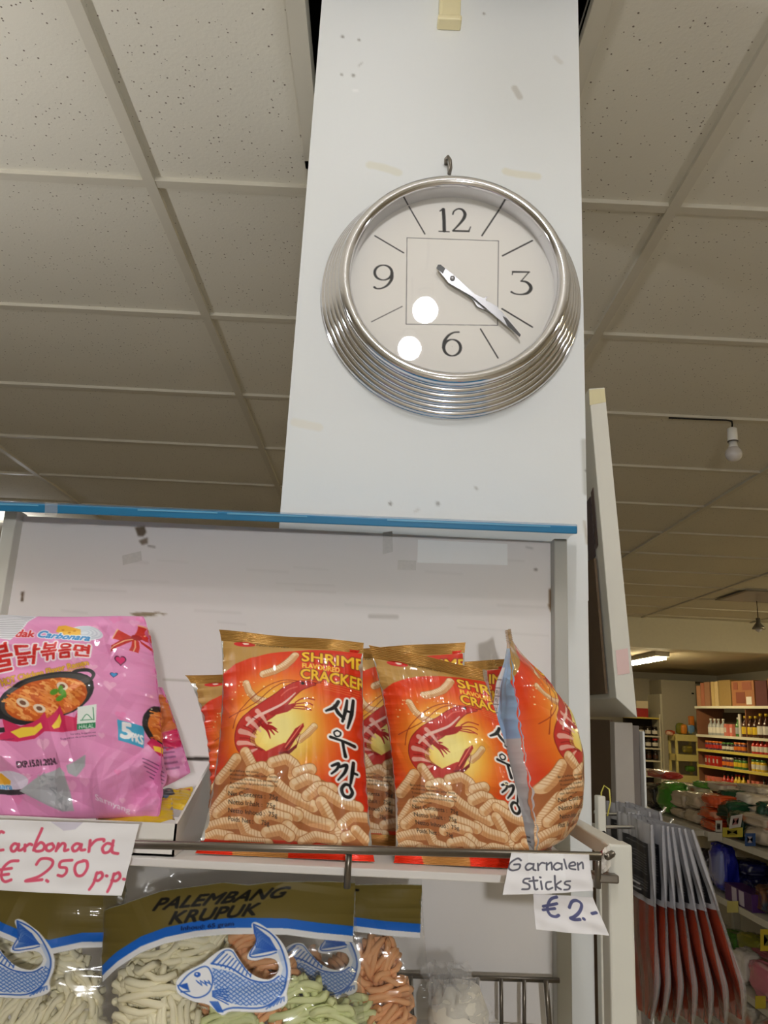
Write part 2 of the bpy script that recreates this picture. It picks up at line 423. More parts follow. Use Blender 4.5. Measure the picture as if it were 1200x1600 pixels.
mb.box((CX0 - .036, CY1, ZC - .012), (CX1 + .03, CY1 + .025, ZC + .03))
S(mb.build('trim_2', gm))
S(bx('trim_3', (-5, 8.5, CZ + .80), (5.4, 8.62, ZC + .02), pm('bulkhead', (222, 216, 194), .7)))
S(bx('trim_4', (-5, 8.62, CZ + .80), (5.4, 12.6, CZ + .83), pm('low_ceiling', (190, 178, 148), .8)))
# the column, its face with screw holes, smears and yellowed paste
def col_to(z0, z1, w, h, Y):
    def f(p):
        p = np.asarray(p, float).reshape(-1, 2); out = []
        for a, b2 in p:
            q = PY(a, b2, Y); out.append(((q[0] + .132) / .4014 * w, (z1 - q[2]) / (z1 - z0) * h))
        return np.array(out)
    return f
z0, z1 = CZ + .15, ZC
cv = Canvas(260, 620, col_to(z0, z1, 260, 620, 1.0), (228, 230, 229), k=.56)
for p, r in [((535, 58), 2.5), ((561, 63), 2), ((534, 117), 2), ((552, 118), 2.5), ((756, 22), 2), ((610, 787), 3), ((684, 787), 3)]: cv.ell(p, r, r, (158, 156, 150))
for pts, w, c, o in [([(804, 138), (812, 152)], 11, (196, 193, 186), .8), ([(868, 90), (876, 98)], 9, (214, 213, 208), .8), ([(560, 104), (566, 98)], 2, (170, 168, 162), .7),
                     ([(578, 258), (598, 262), (622, 270)], 14, (222, 220, 205), .8), ([(790, 268), (806, 272), (840, 276)], 13, (222, 218, 200), .8), ([(460, 660), (498, 668)], 13, (226, 222, 210), .7),
                     ([(712, 312), (780, 316)], 8, (222, 220, 214), .5), ([(648, 800), (654, 796)], 3, (205, 202, 196), .8), ([(743, 762), (745, 764)], 3, (160, 158, 150), .7),
                     ([(553, 142), (558, 142)], 6, (238, 239, 238), .9), ([(912, 690), (916, 770)], 9, (190, 190, 182), .8), ([(915, 735), (916, 737)], 3, (90, 88, 80), .8), ([(913, 815), (917, 850)], 3, (170, 160, 140), .6)]:
    cv.stroke(pts, w, c, o)
U, V = np.meshgrid(np.linspace(0, 1, 180), np.linspace(0, 1, 420))
P = np.stack([-.132 + .4014 * U, np.full_like(U, .9995), z1 + (z0 - z1) * V], -1)
colm = MB().box((-.132, 1.0, 0), (.2694, 1.4, ZC + .3)).build('column', white_paint, bevel=.002); S(colm)
link('painted_face', grid_mesh('painted_face', P, printed('painted_board', .45, 0, .04, 120.), cv.sample(U, V)), colm)

# ------------------------------------------------------------------ display rack
YP = .975
rack = thing('display_rack', (0, .85, 0), 'white steel display rack with wire rails standing in front of the white column', 'rack')
zt = CZ + YP * .2248
pl, pr = PY(32, 830, YP)[0], PY(861, 900, YP)[0]
def pan_to(w, h, za, zb):
    def f(p):
        p = np.asarray(p, float).reshape(-1, 2)
        q = np.array([PY(a, b2, YP) for a, b2 in p]); return np.stack([(q[:, 0] - pl) / (pr - pl) * w, (zb - q[:, 2]) / (zb - za) * h], 1)
    return f
za, zb = CZ - .17, zt
cv = Canvas(460, 260, pan_to(460, 260, za, zb), (236, 231, 227), k=.56)
rnd = random.Random(4)
for k in range(16):
    x, y = rnd.uniform(60, 850), rnd.uniform(860, 1010); l = rnd.uniform(20, 90)
    cv.stroke([(x, y), (x + l, y + 4)], rnd.uniform(1.5, 4), (222, 217, 212), .6)
cv.poly([(211, 824), (226, 822), (229, 832), (224, 838), (216, 838)], (112, 96, 78)); cv.poly([(217, 845), (224, 842), (231, 840), (231, 849), (222, 852)], (135, 120, 105)); cv.stroke([(232, 853), (242, 855)], 2, (150, 140, 130))
cv.poly([(203, 959), (214, 957), (248, 957), (262, 960), (248, 962), (214, 964)], (150, 134, 108)); cv.ell((248, 961), 6, 2, (240, 238, 232))
cv.poly([(0 + 34, 925), (38, 924), (36, 940), (33, 940)], (90, 70, 50))
cv.poly([(858, 920), (862, 920), (862, 960), (857, 948)], (120, 92, 60)); cv.stroke([(836, 890), (838, 890)], 3, (120, 110, 100)); cv.stroke([(822, 855), (832, 857)], 2, (190, 185, 180))
cv.stroke([(540, 945), (640, 950), (700, 950)], 3, (228, 225, 220), .8); cv.stroke([(578, 963), (620, 964)], 6, (196, 190, 182), .7)
cv.stroke([(270, 1185), (330, 1186)], 4, (48, 38, 30)); cv.poly([(271, 1181), (282, 1183), (332, 1184), (332, 1187), (271, 1188)], (40, 32, 26))
cv.stroke([(256, 1062), (300, 1064)], 3, (198, 193, 182), .8)
U, V = np.meshgrid(np.linspace(0, 1, 460), np.linspace(0, 1, 260))
P = np.stack([pl + (pr - pl) * U, np.full_like(U, YP - .0005), zb + (za - zb) * V], -1)
panel = bx('back_panel', (pl, YP, CZ - .5), (pr, YP + .012, zt), laminate, rack)
link('panel_face', grid_mesh('panel_face', P, printed('laminate_face', .55, 0, .05, 90.), cv.sample(U, V)), panel)
q = PY(32, 830, YP)[0]
bx('upright', (PY(9, 805, .96)[0], .955, 0), (PY(29, 805, .96)[0], .985, zt + .004), cream_enamel, rack)
ua, ub = PY(863, 900, .965)[0], PY(884, 900, .965)[0]
bx('upright', (ua, .955, 0), (ub, .99, zt), grey_enamel, rack)
pz = PY(966, 1318, .72)
pw = .0105
post = bx('front_post', (pz[0] - pw, .715, 0), (pz[0] + pw, .738, pz[2]), cream_enamel, rack, .002)
MB().prism([(pz[0] - .009, .735, pz[2] - .014), (pz[0] + .007, .735, pz[2] - .014), (pz[0] + .007, .735, pz[2]), (pz[0] - .009, .735, pz[2])], (.003, .225, .0)).build('side_arm', cream_enamel, rack, bevel=.0015)
# shelf board, front rail, hangers
zs = PY(400, 1349, .712)[2]
sx1 = pz[0] - .02
bx('shelf_board', (-.52, .712, zs - .0065), (sx1, .965, zs), laminate, rack, .001)
def L2(p, q, Y): return [PY(p[0], p[1], Y), PY(q[0], q[1], Y)]
a, b2 = PY(-80, 1312, .70), PY(938, 1338, .70)
rail = MB().tube([a, b2], .0034, 10).build('front_rail', steel, rack, True)
c = PY(545, 1330, .702)
for px in (545, 935):
    t = PY(px, 1332, .704)
    MB().tube([t, t + [0, .002, -.012], t + [0, .004, -.028]], .0028, 8).build('rail_bracket', steel, rack, True)
bx('shelf_clip', PY(930, 1366, .705), PY(957, 1374, .725), steel, rack)
wn = MB(); e = PY(938, 1338, .70)
e = e + [.006, 0, 0]; wn.tube([e, e + [.016, .03, 0], e + [.018, .20, .004]], .003, 8).build('side_rail', steel, rack, True)
# lower tier: shelf and wire fence at its back
zl = PY(400, 1732, .745)[2] - .003
bx('shelf_board', (-.52, .735, zl - .008), (sx1, .965, zl), laminate, rack, .001)
fy = .945
f = MB(); f.tube([PY(560, 1522, fy), PY(874, 1532, fy)], .0028, 8)
f.build('fence_rail', steel, rack, True)
for px, dx in ((642, 0), (676, 0), (709, 0), (746, 0), (783, 0), (819, 0), (853, 7)):
    t = PY(px, 1524 + (px - 600) * .03, fy - .004); b3 = PY(px + dx, 1700, fy - .004); b3[2] = zl
    MB().tube([t, b3], .0021 if not dx else .0028, 8).build('fence_bar', steel, rack, True)
# perforated strip beside the column
st = thing('slotted_upright', PY(944, 1500, .98), 'white perforated steel upright with a row of round holes beside the front post', 'upright')
xa, xb = PY(938, 1450, .98)[0], PY(951, 1450, .98)[0]
bx('strip', (xa, .98, 0), (xb, .996, PY(940, 1244, .98)[2]), cream_enamel, st)
for k in range(14):
    z = PY(947, 1302 + 24.2 * k, .98)[2]
    MB().lathe([(.0, .0012), (.0026, .0012), (.0026, .0002)], (xb - .0035, .98, z), 'y', 12).build('hole', dark, st)
# blue board lying on top of the rack, front edge drooping
k0 = PY(0, 799, .89); k1 = PY(902, 834, .89)
def bb(px, py, Y): return PY(px, py, Y)
pts = [bb(-70, 796, .89), bb(-70, 782, .89), bb(-70, 780, .99), bb(-70, 789, .99)]
end = [bb(902, 834.5, .89), bb(902, 822, .89), bb(902, 819, .975), bb(902, 832, .975)]
m = MB(); m.add(pts + end, [(0, 1, 2, 3), (7, 6, 5, 4), (0, 4, 5, 1), (1, 5, 6, 2), (2, 6, 7, 3), (3, 7, 4, 0)])
blue = m.build('shelf_topper', pm('blue_film', (22, 112, 158), .3, coat=.4, vary=.15, scale=14), bevel=.0015)
tag(blue, 'long narrow blue board lying across the top of the display rack below the clock', 'board')
wl = pm('pale_blue_wear', (96, 162, 196), .4)
for (xa_, xb_) in ((215, 340), (355, 480), (605, 860), (0, 60)):
    y = lambda x: 785.5 + x * .0408
    m = MB(); m.add([bb(xa_, y(xa_) + 1, .8893), bb(xb_, y(xb_) + 1, .8893), bb(xb_, y(xb_) + 3, .8893), bb(xa_, y(xa_) + 3.6, .8893)], [(0, 1, 2, 3)]); m.build('worn_edge', wl, blue)
m = MB(); m.add([bb(70, 785, .8890), bb(90, 786, .8890), bb(90, 800, .8890), bb(88, 806, .889), bb(70, 805, .8890)], [(0, 1, 2, 3, 4)]); tag(m.build('adhesive_tape', clear_film('tape', .25)), 'piece of clear tape wrapped over the left part of the blue board', 'tape')
def patch(name, pts, Y, mat, label, cat):
    m = MB(); n = len(pts); v = [PY(a, b2, Y) for a, b2 in pts]; m.prism(v, (0, .0003, 0)); return tag(m.build(name, mat), label, cat)
tapem = pm('old_tape', (216, 211, 204), .3, vary=.10, scale=300)
patch('adhesive_tape', [(598, 832), (613, 830), (614, 862), (598, 866)], YP - .001, tapem, 'upright strip of yellowed clear tape on the white back panel', 'tape')
patch('adhesive_tape', [(622, 875), (650, 876), (650, 891), (621, 890)], YP - .001, tapem, 'sideways bit of greyish tape next to the pale rectangular label', 'tape')
patch('adhesive_tape', [(191, 868), (220, 861), (222, 876), (192, 883)], YP - .001, tapem, 'torn tape remnant on the back panel above the pink noodle bag', 'tape')
patch('shelf_label', [(653, 843), (793, 850), (793, 883), (652, 879)], YP - .001, pm('pale_label', (252, 251, 247), .35), 'blank pale rectangular label stuck on the back panel under the blue board', 'label')
# white board leaning beside the column, panel below it
YB = 1.25
fr = [PY(920, 607, YB), PY(945, 605, YB), PY(996, 1122, YB), PY(963, 1091, YB)]
lb = MB().prism(fr[::-1], (0, .55, 0)).build('leaning_board', pm('old_white_board', (222, 219, 208), .5, vary=.06, scale=9), bevel=.0015)
tag(lb, 'tall white board leaning up beside the right edge of the column', 'board')
y_st = pm('yellowed_tape', (222, 212, 170), .5)
m = MB(); m.prism([PY(920.5, 609, YB - .0008), PY(944.5, 607, YB - .0008), PY(947, 628, YB - .0008), PY(921.5, 633, YB - .0008)], (0, .0004, 0)); m.build('taped_end', y_st, lb)
patch('sticker', [(962, 1016), (981, 1013), (984, 1052), (965, 1055)], YB - .001, pm('pink_paper', (232, 200, 196), .5), 'faded pink sticker near the foot of the leaning white board', 'sticker')
def lface(s, Y): return fr[0] + (fr[3] - fr[0]) * s + np.array([0, .55, 0]) * ((Y - YB) / .55) + np.array([-.0012, 0, 0])
ps = thing('poster', lface(.42, 1.3), 'dark striped print on the side of the leaning board facing the column', 'poster')
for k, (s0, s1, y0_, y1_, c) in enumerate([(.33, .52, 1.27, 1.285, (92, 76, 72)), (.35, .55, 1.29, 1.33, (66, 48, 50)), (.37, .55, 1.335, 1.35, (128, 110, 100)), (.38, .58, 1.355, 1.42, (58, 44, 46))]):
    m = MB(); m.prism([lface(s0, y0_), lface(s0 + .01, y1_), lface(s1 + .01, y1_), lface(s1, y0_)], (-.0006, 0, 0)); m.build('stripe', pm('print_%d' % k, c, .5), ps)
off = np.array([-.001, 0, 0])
MB().prism([lface(.56, 1.285) + off, lface(.50, 1.79) + off, lface(.985, 1.79) + off, lface(.985, 1.285) + off], (-.004, 0, 0)).build('shade_sheet', board_and_shade, lb)  # dark sheet standing in for the column's shadow on the board's side
ep = thing('rack_end_panel', PY(980, 1500, 1.3), 'grey end panel of the rack standing behind the hanging sauce pouches', 'panel')
bx('lower_sheet', (PY(957, 1200, 1.3)[0], 1.31, 0), (PY(962, 1200, 1.3)[0], 1.9, CZ + .005), board_and_shade, ep)
bx('front_strip', (PY(957, 1200, 1.3)[0], 1.285, 0), (PY(986, 1200, 1.3)[0], 1.31, CZ + .002), pm('grey_strip', (168, 160, 150), .5), ep)
bx('inner_strip', (PY(986, 1200, 1.3)[0], 1.30, 0), (PY(1001, 1200, 1.3)[0], 1.31, CZ - .002), pm('dark_strip', (120, 110, 102), .5), ep)
bx('edge_strip', (PY(1001, 1200, 1.3)[0], 1.285, 0), (PY(1004.5, 1200, 1.3)[0], 1.31, CZ - .01), white_paint, ep)
# cream cable cover high on the column
q = PY(701, 46, 1.0)
cc = MB(); w = .0145 * 1.15
cc.box((q[0] - w, .982, q[2]), (q[0] + w, .9993, ZC - .002)).build('cable_cover', pm('cream_plastic', (228, 216, 172), .4), bevel=.004)
o = bpy.data.objects['cable_cover']; tag(o, 'cream plastic cable cover high up on the white column above the clock', 'cable cover')
MB().box((q[0] - w * 1.1, .978, q[2] - .003), (q[0] + w * 1.1, .9993, q[2] + .006)).build('end_cap', pm('cream_plastic', (228, 216, 172), .4), o, bevel=.002)

# ------------------------------------------------------------------ lamps
def make_bulb(name, loc, label, lit, drop=.05, sc=1.):
    """loc is the ceiling point"""
    t = thing(name, loc, label, 'light bulb'); x, y, z = loc
    MB().tube([(x, y, z + .005), (x + .002, y, z - drop * .5), (x, y, z - drop)], .003, 8).build('cord', dark, t, True)
    MB().lathe([(.012, 0), (.0175, -.004), (.0185, -.03), (.0185, -.052), (.016, -.055)][::-1], (x, y, z - drop), 'z', 20).build('socket', pm('white_plastic', (232, 230, 224), .4), t, True)
    MB().lathe([(.0195, -.052), (.0195, -.055)][::-1], (x, y, z - drop), 'z', 20).build('socket_ring', pm('grey_ring', (90, 84, 78), .5), t, True)
    MB().lathe([(.014, -.055), (.016, -.072), (.0195, -.08)][::-1], (x, y, z - drop), 'z', 20).build('bulb_neck', pm('white_plastic', (232, 230, 224), .4), t, True)
    pr_ = [(.0195, -.078)] + [(.030 * math.sin(a), -.102 - .030 * math.cos(a)) for a in np.linspace(2.35, 0.05, 12)]
    g = pm('lit_glass', (251, 251, 253), .3, emit=BULB_E) if lit is True else pm('lit_glass_%d' % int(lit * 100), (251, 251, 253), .3, emit=FILL_E * lit) if lit else pm('frosted_glass', (205, 200, 198), .25, coat=.3)
    MB().lathe(pr_[::-1], (x, y, z - drop), 'z', 24).build('glass', g, t, True)
    return t
make_bulb('light_bulb', (.0797, .215, ZC), 'lit globe bulb hanging just above the photographer, the nearer to the clock', True, .098)
make_bulb('light_bulb', (.0518, .01, ZC), 'lit globe bulb hanging just above the photographer, the farther from the clock', True, .098)
for x_, y_, z_, e_, s_ in ((-1.25, .9, .50, 1.1, 'to the left of the rack'), (1.35, .75, .45, .28, 'to the right of the rack'), (.15, -1.0, .95, 1.55, 'behind the photographer')):  # unseen bulbs added to brighten the ceiling and fill the rack front
    make_bulb('light_bulb', (x_, y_, ZC), 'added fill bulb hanging %s, outside the view' % s_, e_, z_)
q = PZ(1143, 657, H)
make_bulb('light_bulb', tuple(q), 'unlit white bulb in a white holder hanging from the dark ceiling at right', False, .03)
m = MB(); a = PZ(1045, 653, H - .006); m.tube([a, PZ(1090, 655, H - .006), PZ(1135, 656.5, H - .01), PZ(1143, 658, H - .02)], .003, 6); tag(m.build('electric_cable', dark, None, True), 'thin black cable along the ceiling bar leading to the unlit bulb', 'cable')
def fixture(name, a, b, label, e, w=.16, col=(255, 236, 190)):
    (x0_, y0_, z), (x1_, y1_, _) = a, b
    t = thing(name, ((x0_ + x1_) / 2, (y0_ + y1_) / 2, z), label, 'ceiling light')
    bx('housing', (x0_ - w / 2, y0_, z - .05), (x0_ + w / 2, y1_, z), pm('housing_white', (215, 208, 190), .5), t)
    for s in (-1, 1):
        MB().tube([(x0_ + s * w * .25, y0_ + .03, z - .07), (x0_ + s * w * .25, y1_ - .03, z - .07)], .014, 10).build('tube', pm('tube_glow_%d' % int(e), col, .4, emit=e), t, True)
    return t
fixture('fluorescent_light', (3.22, 8.9, CZ + .80), (3.22, 10.1, 0), 'glowing fluorescent fitting on the low ceiling past the leaning board', TUBE_E * 1.1)
fixture('fluorescent_light', (4.9, 5.4, ZC), (4.9, 6.9, 0), 'added fluorescent fill light over the right aisle, outside the view', TUBE_E)  # unseen fitting, added to light the goods along the right aisle
fixture('fluorescent_light', (3.3, 1.2, ZC), (3.3, 2.7, 0), 'added fluorescent fill light over the near right aisle, outside the view', TUBE_E * .6)  # likewise added out of view, for the near end of the aisle
make_bulb('light_bulb', (-2.43, 5.05, ZC), 'lit bulb far behind the rack at the left edge', True, .01)
q = PZ(1158, 931, H)
cl = thing('ceiling_light', (3.05, 6.7, ZC), 'flush grey unlit ceiling panel in the right background', 'ceiling light')
bx('frame', (PZ(1111, 938, H)[0], 6.4, ZC - .012), (4.05, 7.0, ZC - .003), pm('panel_frame', (120, 116, 110), .5), cl)
bx('diffuser', (PZ(1111, 938, H)[0] + .03, 6.43, ZC - .014), (4.02, 6.97, ZC - .011), pm('panel_diffuser', (150, 152, 158), .3), cl)
q = PY(1185, 975, 6.9)
pd = thing('pendant_lamp', q, 'small metal cone pendant lamp hanging in the right background', 'pendant lamp')
MB().tube([(q[0], 6.9, ZC), (q[0], 6.9, q[2] + .03)], .004, 6).build('cord', dark, pd)
MB().lathe([(.055, -.045), (.05, -.03), (.02, .01), (.018, .05), (.008, .055)], q, 'z', 24).build('shade', pm('lamp_metal', (150, 145, 135), .3, metal=.8), pd, True)
MB().lathe([(.002, -.075), (.025, -.06), (.028, -.045), (.02, -.02)], q, 'z', 16).build('bulb', pm('frosted_glass', (205, 200, 198), .25, coat=.3), pd, True)

# ------------------------------------------------------------------ wall clock
YF = .972
cc0 = (.0825, 1.0, CZ + .5705)
clk = thing('wall_clock', (cc0[0], .999, cc0[2]), 'round chrome wall clock with stepped rim hanging on the white column', 'clock')
prof = [(.1835, .0)]
for k in range(6):
    R0 = .1835 - .0052 * k; h0 = .002 + .0078 * k
    for a in np.linspace(0, math.pi, 8): prof.append((R0 - .0045 + .0045 * math.sin(a) - .0052 * (a / math.pi) * .5, h0 + .0078 * (1 - math.cos(a)) / 2))
MB().lathe(prof, cc0, 'y', 128, False).build('casing', chrome, clk, True)
rm = []
for a in np.linspace(-.6 * math.pi, .9 * math.pi, 16): rm.append((.1475 + .0085 * math.cos(a), .052 + .0085 * math.sin(a)))
rm = [(.154, .044)] + rm + [(.1405, .052), (.1398, .029)]
MB().lathe(rm, cc0, 'y', 128, False).build('rim', chrome, clk, True)
MB().lathe([(.1408, .0525), (.0001, .0525)], cc0, 'y', 96, False).build('glass', clear_film('clock_glass', 0., (.97, .97, .97), .02, 1.5, 0), clk, True)
cw = 460
def clk_to(p):
    q = np.array([PY(a, b2, YF) for a, b2 in np.asarray(p, float).reshape(-1, 2)]); return np.stack([(q[:, 0] - cc0[0] + .145) / .29 * cw, (cc0[2] + .145 - q[:, 2]) / .29 * cw], 1)
cv = Canvas(cw, cw, clk_to, (243, 239, 232), k=1.25)
def c1(pts): return [(480 + x * .375, 220 + y * .375) for x, y in pts]
ink = (34, 32, 32)
def dg(pts, w): cv.stroke(c1(pts), [v * .43 for v in w], ink)
dg([(567, 286), (570, 330), (571, 375)], [14, 14, 14]); dg([(549, 377), (592, 379)], [4, 4]); dg([(553, 293), (565, 284)], [4, 8])
dg([(607, 306), (612, 293), (628, 284), (646, 287), (657, 303), (654, 320), (642, 338), (622, 360), (608, 373)], [6, 6, 6, 9, 13, 13, 10, 7, 5]); dg([(608, 375), (673, 377)], [8, 8]); dg([(673, 377), (681, 358)], [6, 3])
dg([(857, 546), (925, 547)], [8, 6]); dg([(857, 545), (854, 558)], [5, 3]); dg([(924, 547), (892, 584)], [4, 4])
dg([(890, 585), (912, 588), (929, 603), (931, 619), (918, 634), (895, 640), (868, 638), (851, 630)], [5, 9, 13, 14, 11, 6, 5, 8])
t = np.linspace(0, 2 * math.pi, 25)
cv.stroke(c1([(317 + 36 * math.cos(a), 549 + 31 * math.sin(a)) for a in t]), [(5 + 7 * abs(math.cos(a))) * .375 for a in t], ink)
dg([(353, 549), (352, 575), (336, 600), (312, 614), (290, 616), (280, 610)], [12, 12, 9, 6, 6, 9])
cv.stroke(c1([(604, 860 - 3 + 36 * math.sin(a)) for a in [0]] + [(604, 857)]), 0, ink)
cv.stroke(c1([(604 + 35 * math.cos(a), 862 + 34 * math.sin(a)) for a in t]), [(5 + 8 * abs(math.cos(a))) * .375 for a in t], ink)
dg([(568, 862), (572, 835), (588, 812), (610, 799), (632, 797)], [12, 12, 9, 6, 6])
for a, b2, w in [((424, 274), (490, 388), 5), ((800, 287), (728, 395), 6), ((282, 396), (402, 467), 5), ((938, 416), (814, 479), 6), ((268, 754), (396, 690), 3), ((722, 784), (795, 905), 5), ((812, 700), (938, 776), 6)]: dg([a, b2], [w, w])
for a, b2 in [((416, 404), (797, 417)), ((797, 417), (793, 769)), ((793, 769), (412, 764)), ((412, 764), (416, 404))]: dg([a, b2], [2, 2])
g = np.linspace(-.145, .145, 430); Xg, Zg = np.meshgrid(g, -g); 
P = np.stack([cc0[0] + Xg, np.full_like(Xg, YF), cc0[2] + Zg], -1)
link('dial', grid_mesh('dial', P, printed('dial_print', .5, 0, 0), cv.sample((Xg + .145) / .29, (.145 - Zg) / .29), mask=np.hypot(Xg, Zg) < .1425), clk)
hm = pm('hand_metal', (178, 178, 182), .3, metal=.6)
def hand(name, pts, Y, mat):
    v = [PY(*c1([p])[0], Y) for p in pts]; return MB().prism(v[::-1], (0, .0008, 0)).build(name, mat, clk)
hand('hour_hand', [(600, 560), (612, 562), (665, 622), (700, 640), (735, 655), (752, 648), (742, 664), (792, 690), (800, 705), (770, 716), (708, 690), (690, 660), (600, 600), (594, 585)], .966, hm)
hand('minute_hand', [(540, 530), (545, 516), (556, 516), (612, 560), (700, 640), (812, 712), (890, 808), (886, 816), (800, 744), (690, 650), (590, 592)], .9625, hm)
hand('hand_tip', [(815, 730), (830, 738), (890, 808), (886, 816), (836, 772)], .9618, pm('hand_black', (40, 40, 42), .4))
hand('hand_tail', [(538, 530), (545, 516), (556, 516), (575, 531), (566, 552)], .9618, pm('hand_black', (40, 40, 42), .4))
qc = PY(707, 435, .962); MB().lathe([(.0035, 0), (.0035, .003), (.001, .004)], (qc[0], .964, qc[2]), 'y', 16).build('centre_pin', hm, clk, True)
hk = MB(); h0 = [PY(*p, Y) for p, Y in (((702, 272), .995), ((704, 262), .985), ((703, 250), .983), ((700, 245), .985), ((697, 249), .988), ((697, 256), .999))]
tag(hk.tube(h0, [.0028, .0028, .0028, .0028, .003, .003], 8).build('wall_hook', steel, None, True), 'bent steel hook in the column just above the clock', 'hook')

# ------------------------------------------------------------------ printed artwork: shrimp cracker bag
def c2(p): p = np.asarray(p, float).reshape(-1, 2); return p
QA = [(232, 92), (1083, 165), (1150, 1445), (95, 1485)]         # the front bag, measured in its own close-up frame
PLF, PRF = .075, .03
def pinch(v): return np.sin(np.clip(v, 0, 1) * np.pi) ** .6
def to_bag(Q, pl_, pr_, w, h):
    def f(p):
        uv = invbil(Q, p); a = pl_ * pinch(uv[:, 1]); b = pr_ * pinch(uv[:, 1])
        return np.stack([(uv[:, 0] - a) / (1 - a - b) * w, uv[:, 1] * h], 1)
    return f
GOLD, ORED, YEL = (184, 142, 76), (214, 46, 10), (246, 196, 44)
def cracker(cv, pts, w, rnd, base=(234, 192, 142)):
    p = np.asarray(pts, float); t = np.linspace(0, 1, len(p)); tt = np.linspace(0, 1, 14)
    p = np.stack([np.interp(tt, t, p[:, 0]), np.interp(tt, t, p[:, 1])], 1)
    cv.stroke(p, w * 1.07, (168, 98, 50)); cv.stroke(p, w * .97, base)
    d = np.gradient(p, axis=0); n = np.stack([-d[:, 1], d[:, 0]], 1) / np.linalg.norm(d, axis=1)[:, None]
    if n[:, 1].mean() > 0: n = -n
    cv.stroke(p - n * w * .25, w * .4, (205, 140, 84), .7); cv.stroke(p + n * w * .2, w * .42, (244, 216, 176), .8)
    L = np.linalg.norm(np.diff(p, axis=0), axis=1).sum(); k = max(int(L / (w * .22)), 4)
    for i in range(1, k):
        s_ = i / k * 13; a = int(s_); fr_ = s_ - a; c = p[a] * (1 - fr_) + p[min(a + 1, 13)] * fr_; nn = n[a]; dd = d[a] / np.linalg.norm(d[a])
        cv.stroke([c + nn * w * .42 - dd * w * .06, c - nn * w * .42 + dd * w * .1], w * .06, (196, 134, 86), .7)
def shrimp_art(w=340, h=520):
    cv = Canvas(w, h, to_bag(QA, PLF, PRF, w, h), ORED, k=w / 1000.)
    rnd = random.Random(7)
    c = cv.to([(600, 760)])[0]; r = np.hypot((cv.xx - c[0]) / 1.0, (cv.yy - c[1]) / 1.12) / cv.k
    for R0, R1, col, op in [(560, 300, (232, 92, 24), 1), (440, 220, (242, 150, 44), 1), (330, 120, (250, 214, 96), 1), (240, 60, (252, 238, 160), .8)]:
        cv.paint(np.clip((R0 - r) / (R0 - R1), 0, 1), col, op)
    dots = ((np.sin(cv.xx * 2.1) * np.sin(cv.yy * 2.1)) > .3) * (cv.xx > w * .62) * (cv.yy > h * .3) * (cv.yy < h * .66)
    cv.paint(dots * .16, (250, 170, 60))
    cv.poly([(150, 40), (1180, 100), (1180, 240), (1060, 236), (900, 230), (760, 232), (640, 246), (520, 268), (420, 300), (330, 345), (262, 392), (205, 520), (130, 520)], GOLD)
    cv.poly([(1000, 214), (1060, 216), (1046, 236), (1000, 234)], (206, 40, 20))
    cv.ell((385, 196), 62, 20, (200, 28, 28), .05); cv.ell((392, 192), 20, 9, (240, 220, 200), .0); cv.ell((372, 196), 8, 5, (200, 28, 28))
    cv.text('NONGSHIM', [(455, 186), (640, 200), (640, 214), (455, 204)], (60, 44, 30), 2)
    cracker(cv, [(502, 415), (560, 395), (620, 360), (662, 310), (684, 275)], 54, rnd, (232, 196, 150))
    cracker(cv, [(402, 475), (420, 530), (460, 580), (530, 600)], 50, rnd, (232, 196, 150))
    cracker(cv, [(718, 825), (760, 790), (800, 740)], 44, rnd, (238, 206, 150))
    for k in range(26): x, y = rnd.uniform(300, 760), rnd.uniform(440, 640); cv.ell((x, y), rnd.uniform(2, 7), rnd.uniform(2, 5), (250, 226, 170))
    R1, R2, R3 = (170, 30, 30), (196, 52, 44), (120, 14, 20)
    for pts in ([(735, 470), (640, 455), (540, 490), (440, 570), (360, 660), (325, 760)], [(735, 476), (640, 470), (560, 510), (450, 610), (300, 690)]): cv.stroke(pts, 5, (150, 40, 24))
    for pts in ([(690, 600), (740, 570), (800, 578)], [(690, 610), (760, 600), (790, 612)], [(680, 625), (740, 625), (782, 645)], [(670, 635), (730, 640), (770, 640)]): cv.stroke(pts, 8, R1)
    B = [(800, 476), (760, 482), (712, 494), (650, 540), (600, 592), (540, 640), (470, 690), (415, 740), (385, 800), (390, 860), (430, 905), (490, 925)]
    W = [14, 40, 70, 96, 116, 128, 128, 122, 108, 100, 92, 84]
    cv.stroke(B, [v + 8 for v in W], R3); cv.stroke(B, W, R2)
    T = [(470, 915), (520, 935), (580, 900), (630, 870)]; cv.stroke(T, [92, 84, 64, 54], R2)
    cv.poly([(600, 900), (640, 840), (690, 760), (738, 725), (742, 745), (700, 810), (660, 880), (620, 915)], R1); cv.poly([(590, 905), (650, 890), (700, 850), (728, 770), (700, 870), (640, 925)], R3); cv.stroke([(635, 870), (728, 735)], 8, (236, 120, 100)); cv.stroke([(640, 880), (715, 790)], 6, (90, 10, 16))
    cv.stroke([(560, 660), (640, 640), (690, 610)], [60, 50, 14], R1)
    for p in [(556, 730), (586, 768), (572, 800), (548, 822), (592, 786)]: cv.stroke([(505, 745), ((505 + p[0]) / 2 + 6, (745 + p[1]) / 2 - 6), p], [26, 16, 6], R1)
    cv.stroke([(520, 690), (468, 752), (446, 812), (456, 862), (500, 890)], [20, 26, 26, 24, 16], R3, .5)
    wb = (244, 214, 200)
    cv.stroke([(690, 540), (620, 610), (540, 655), (460, 695), (410, 745)], [8, 16, 20, 22, 14], wb, .9)
    cv.stroke([(700, 500), (650, 520), (610, 560)], 9, (226, 110, 96), .8)
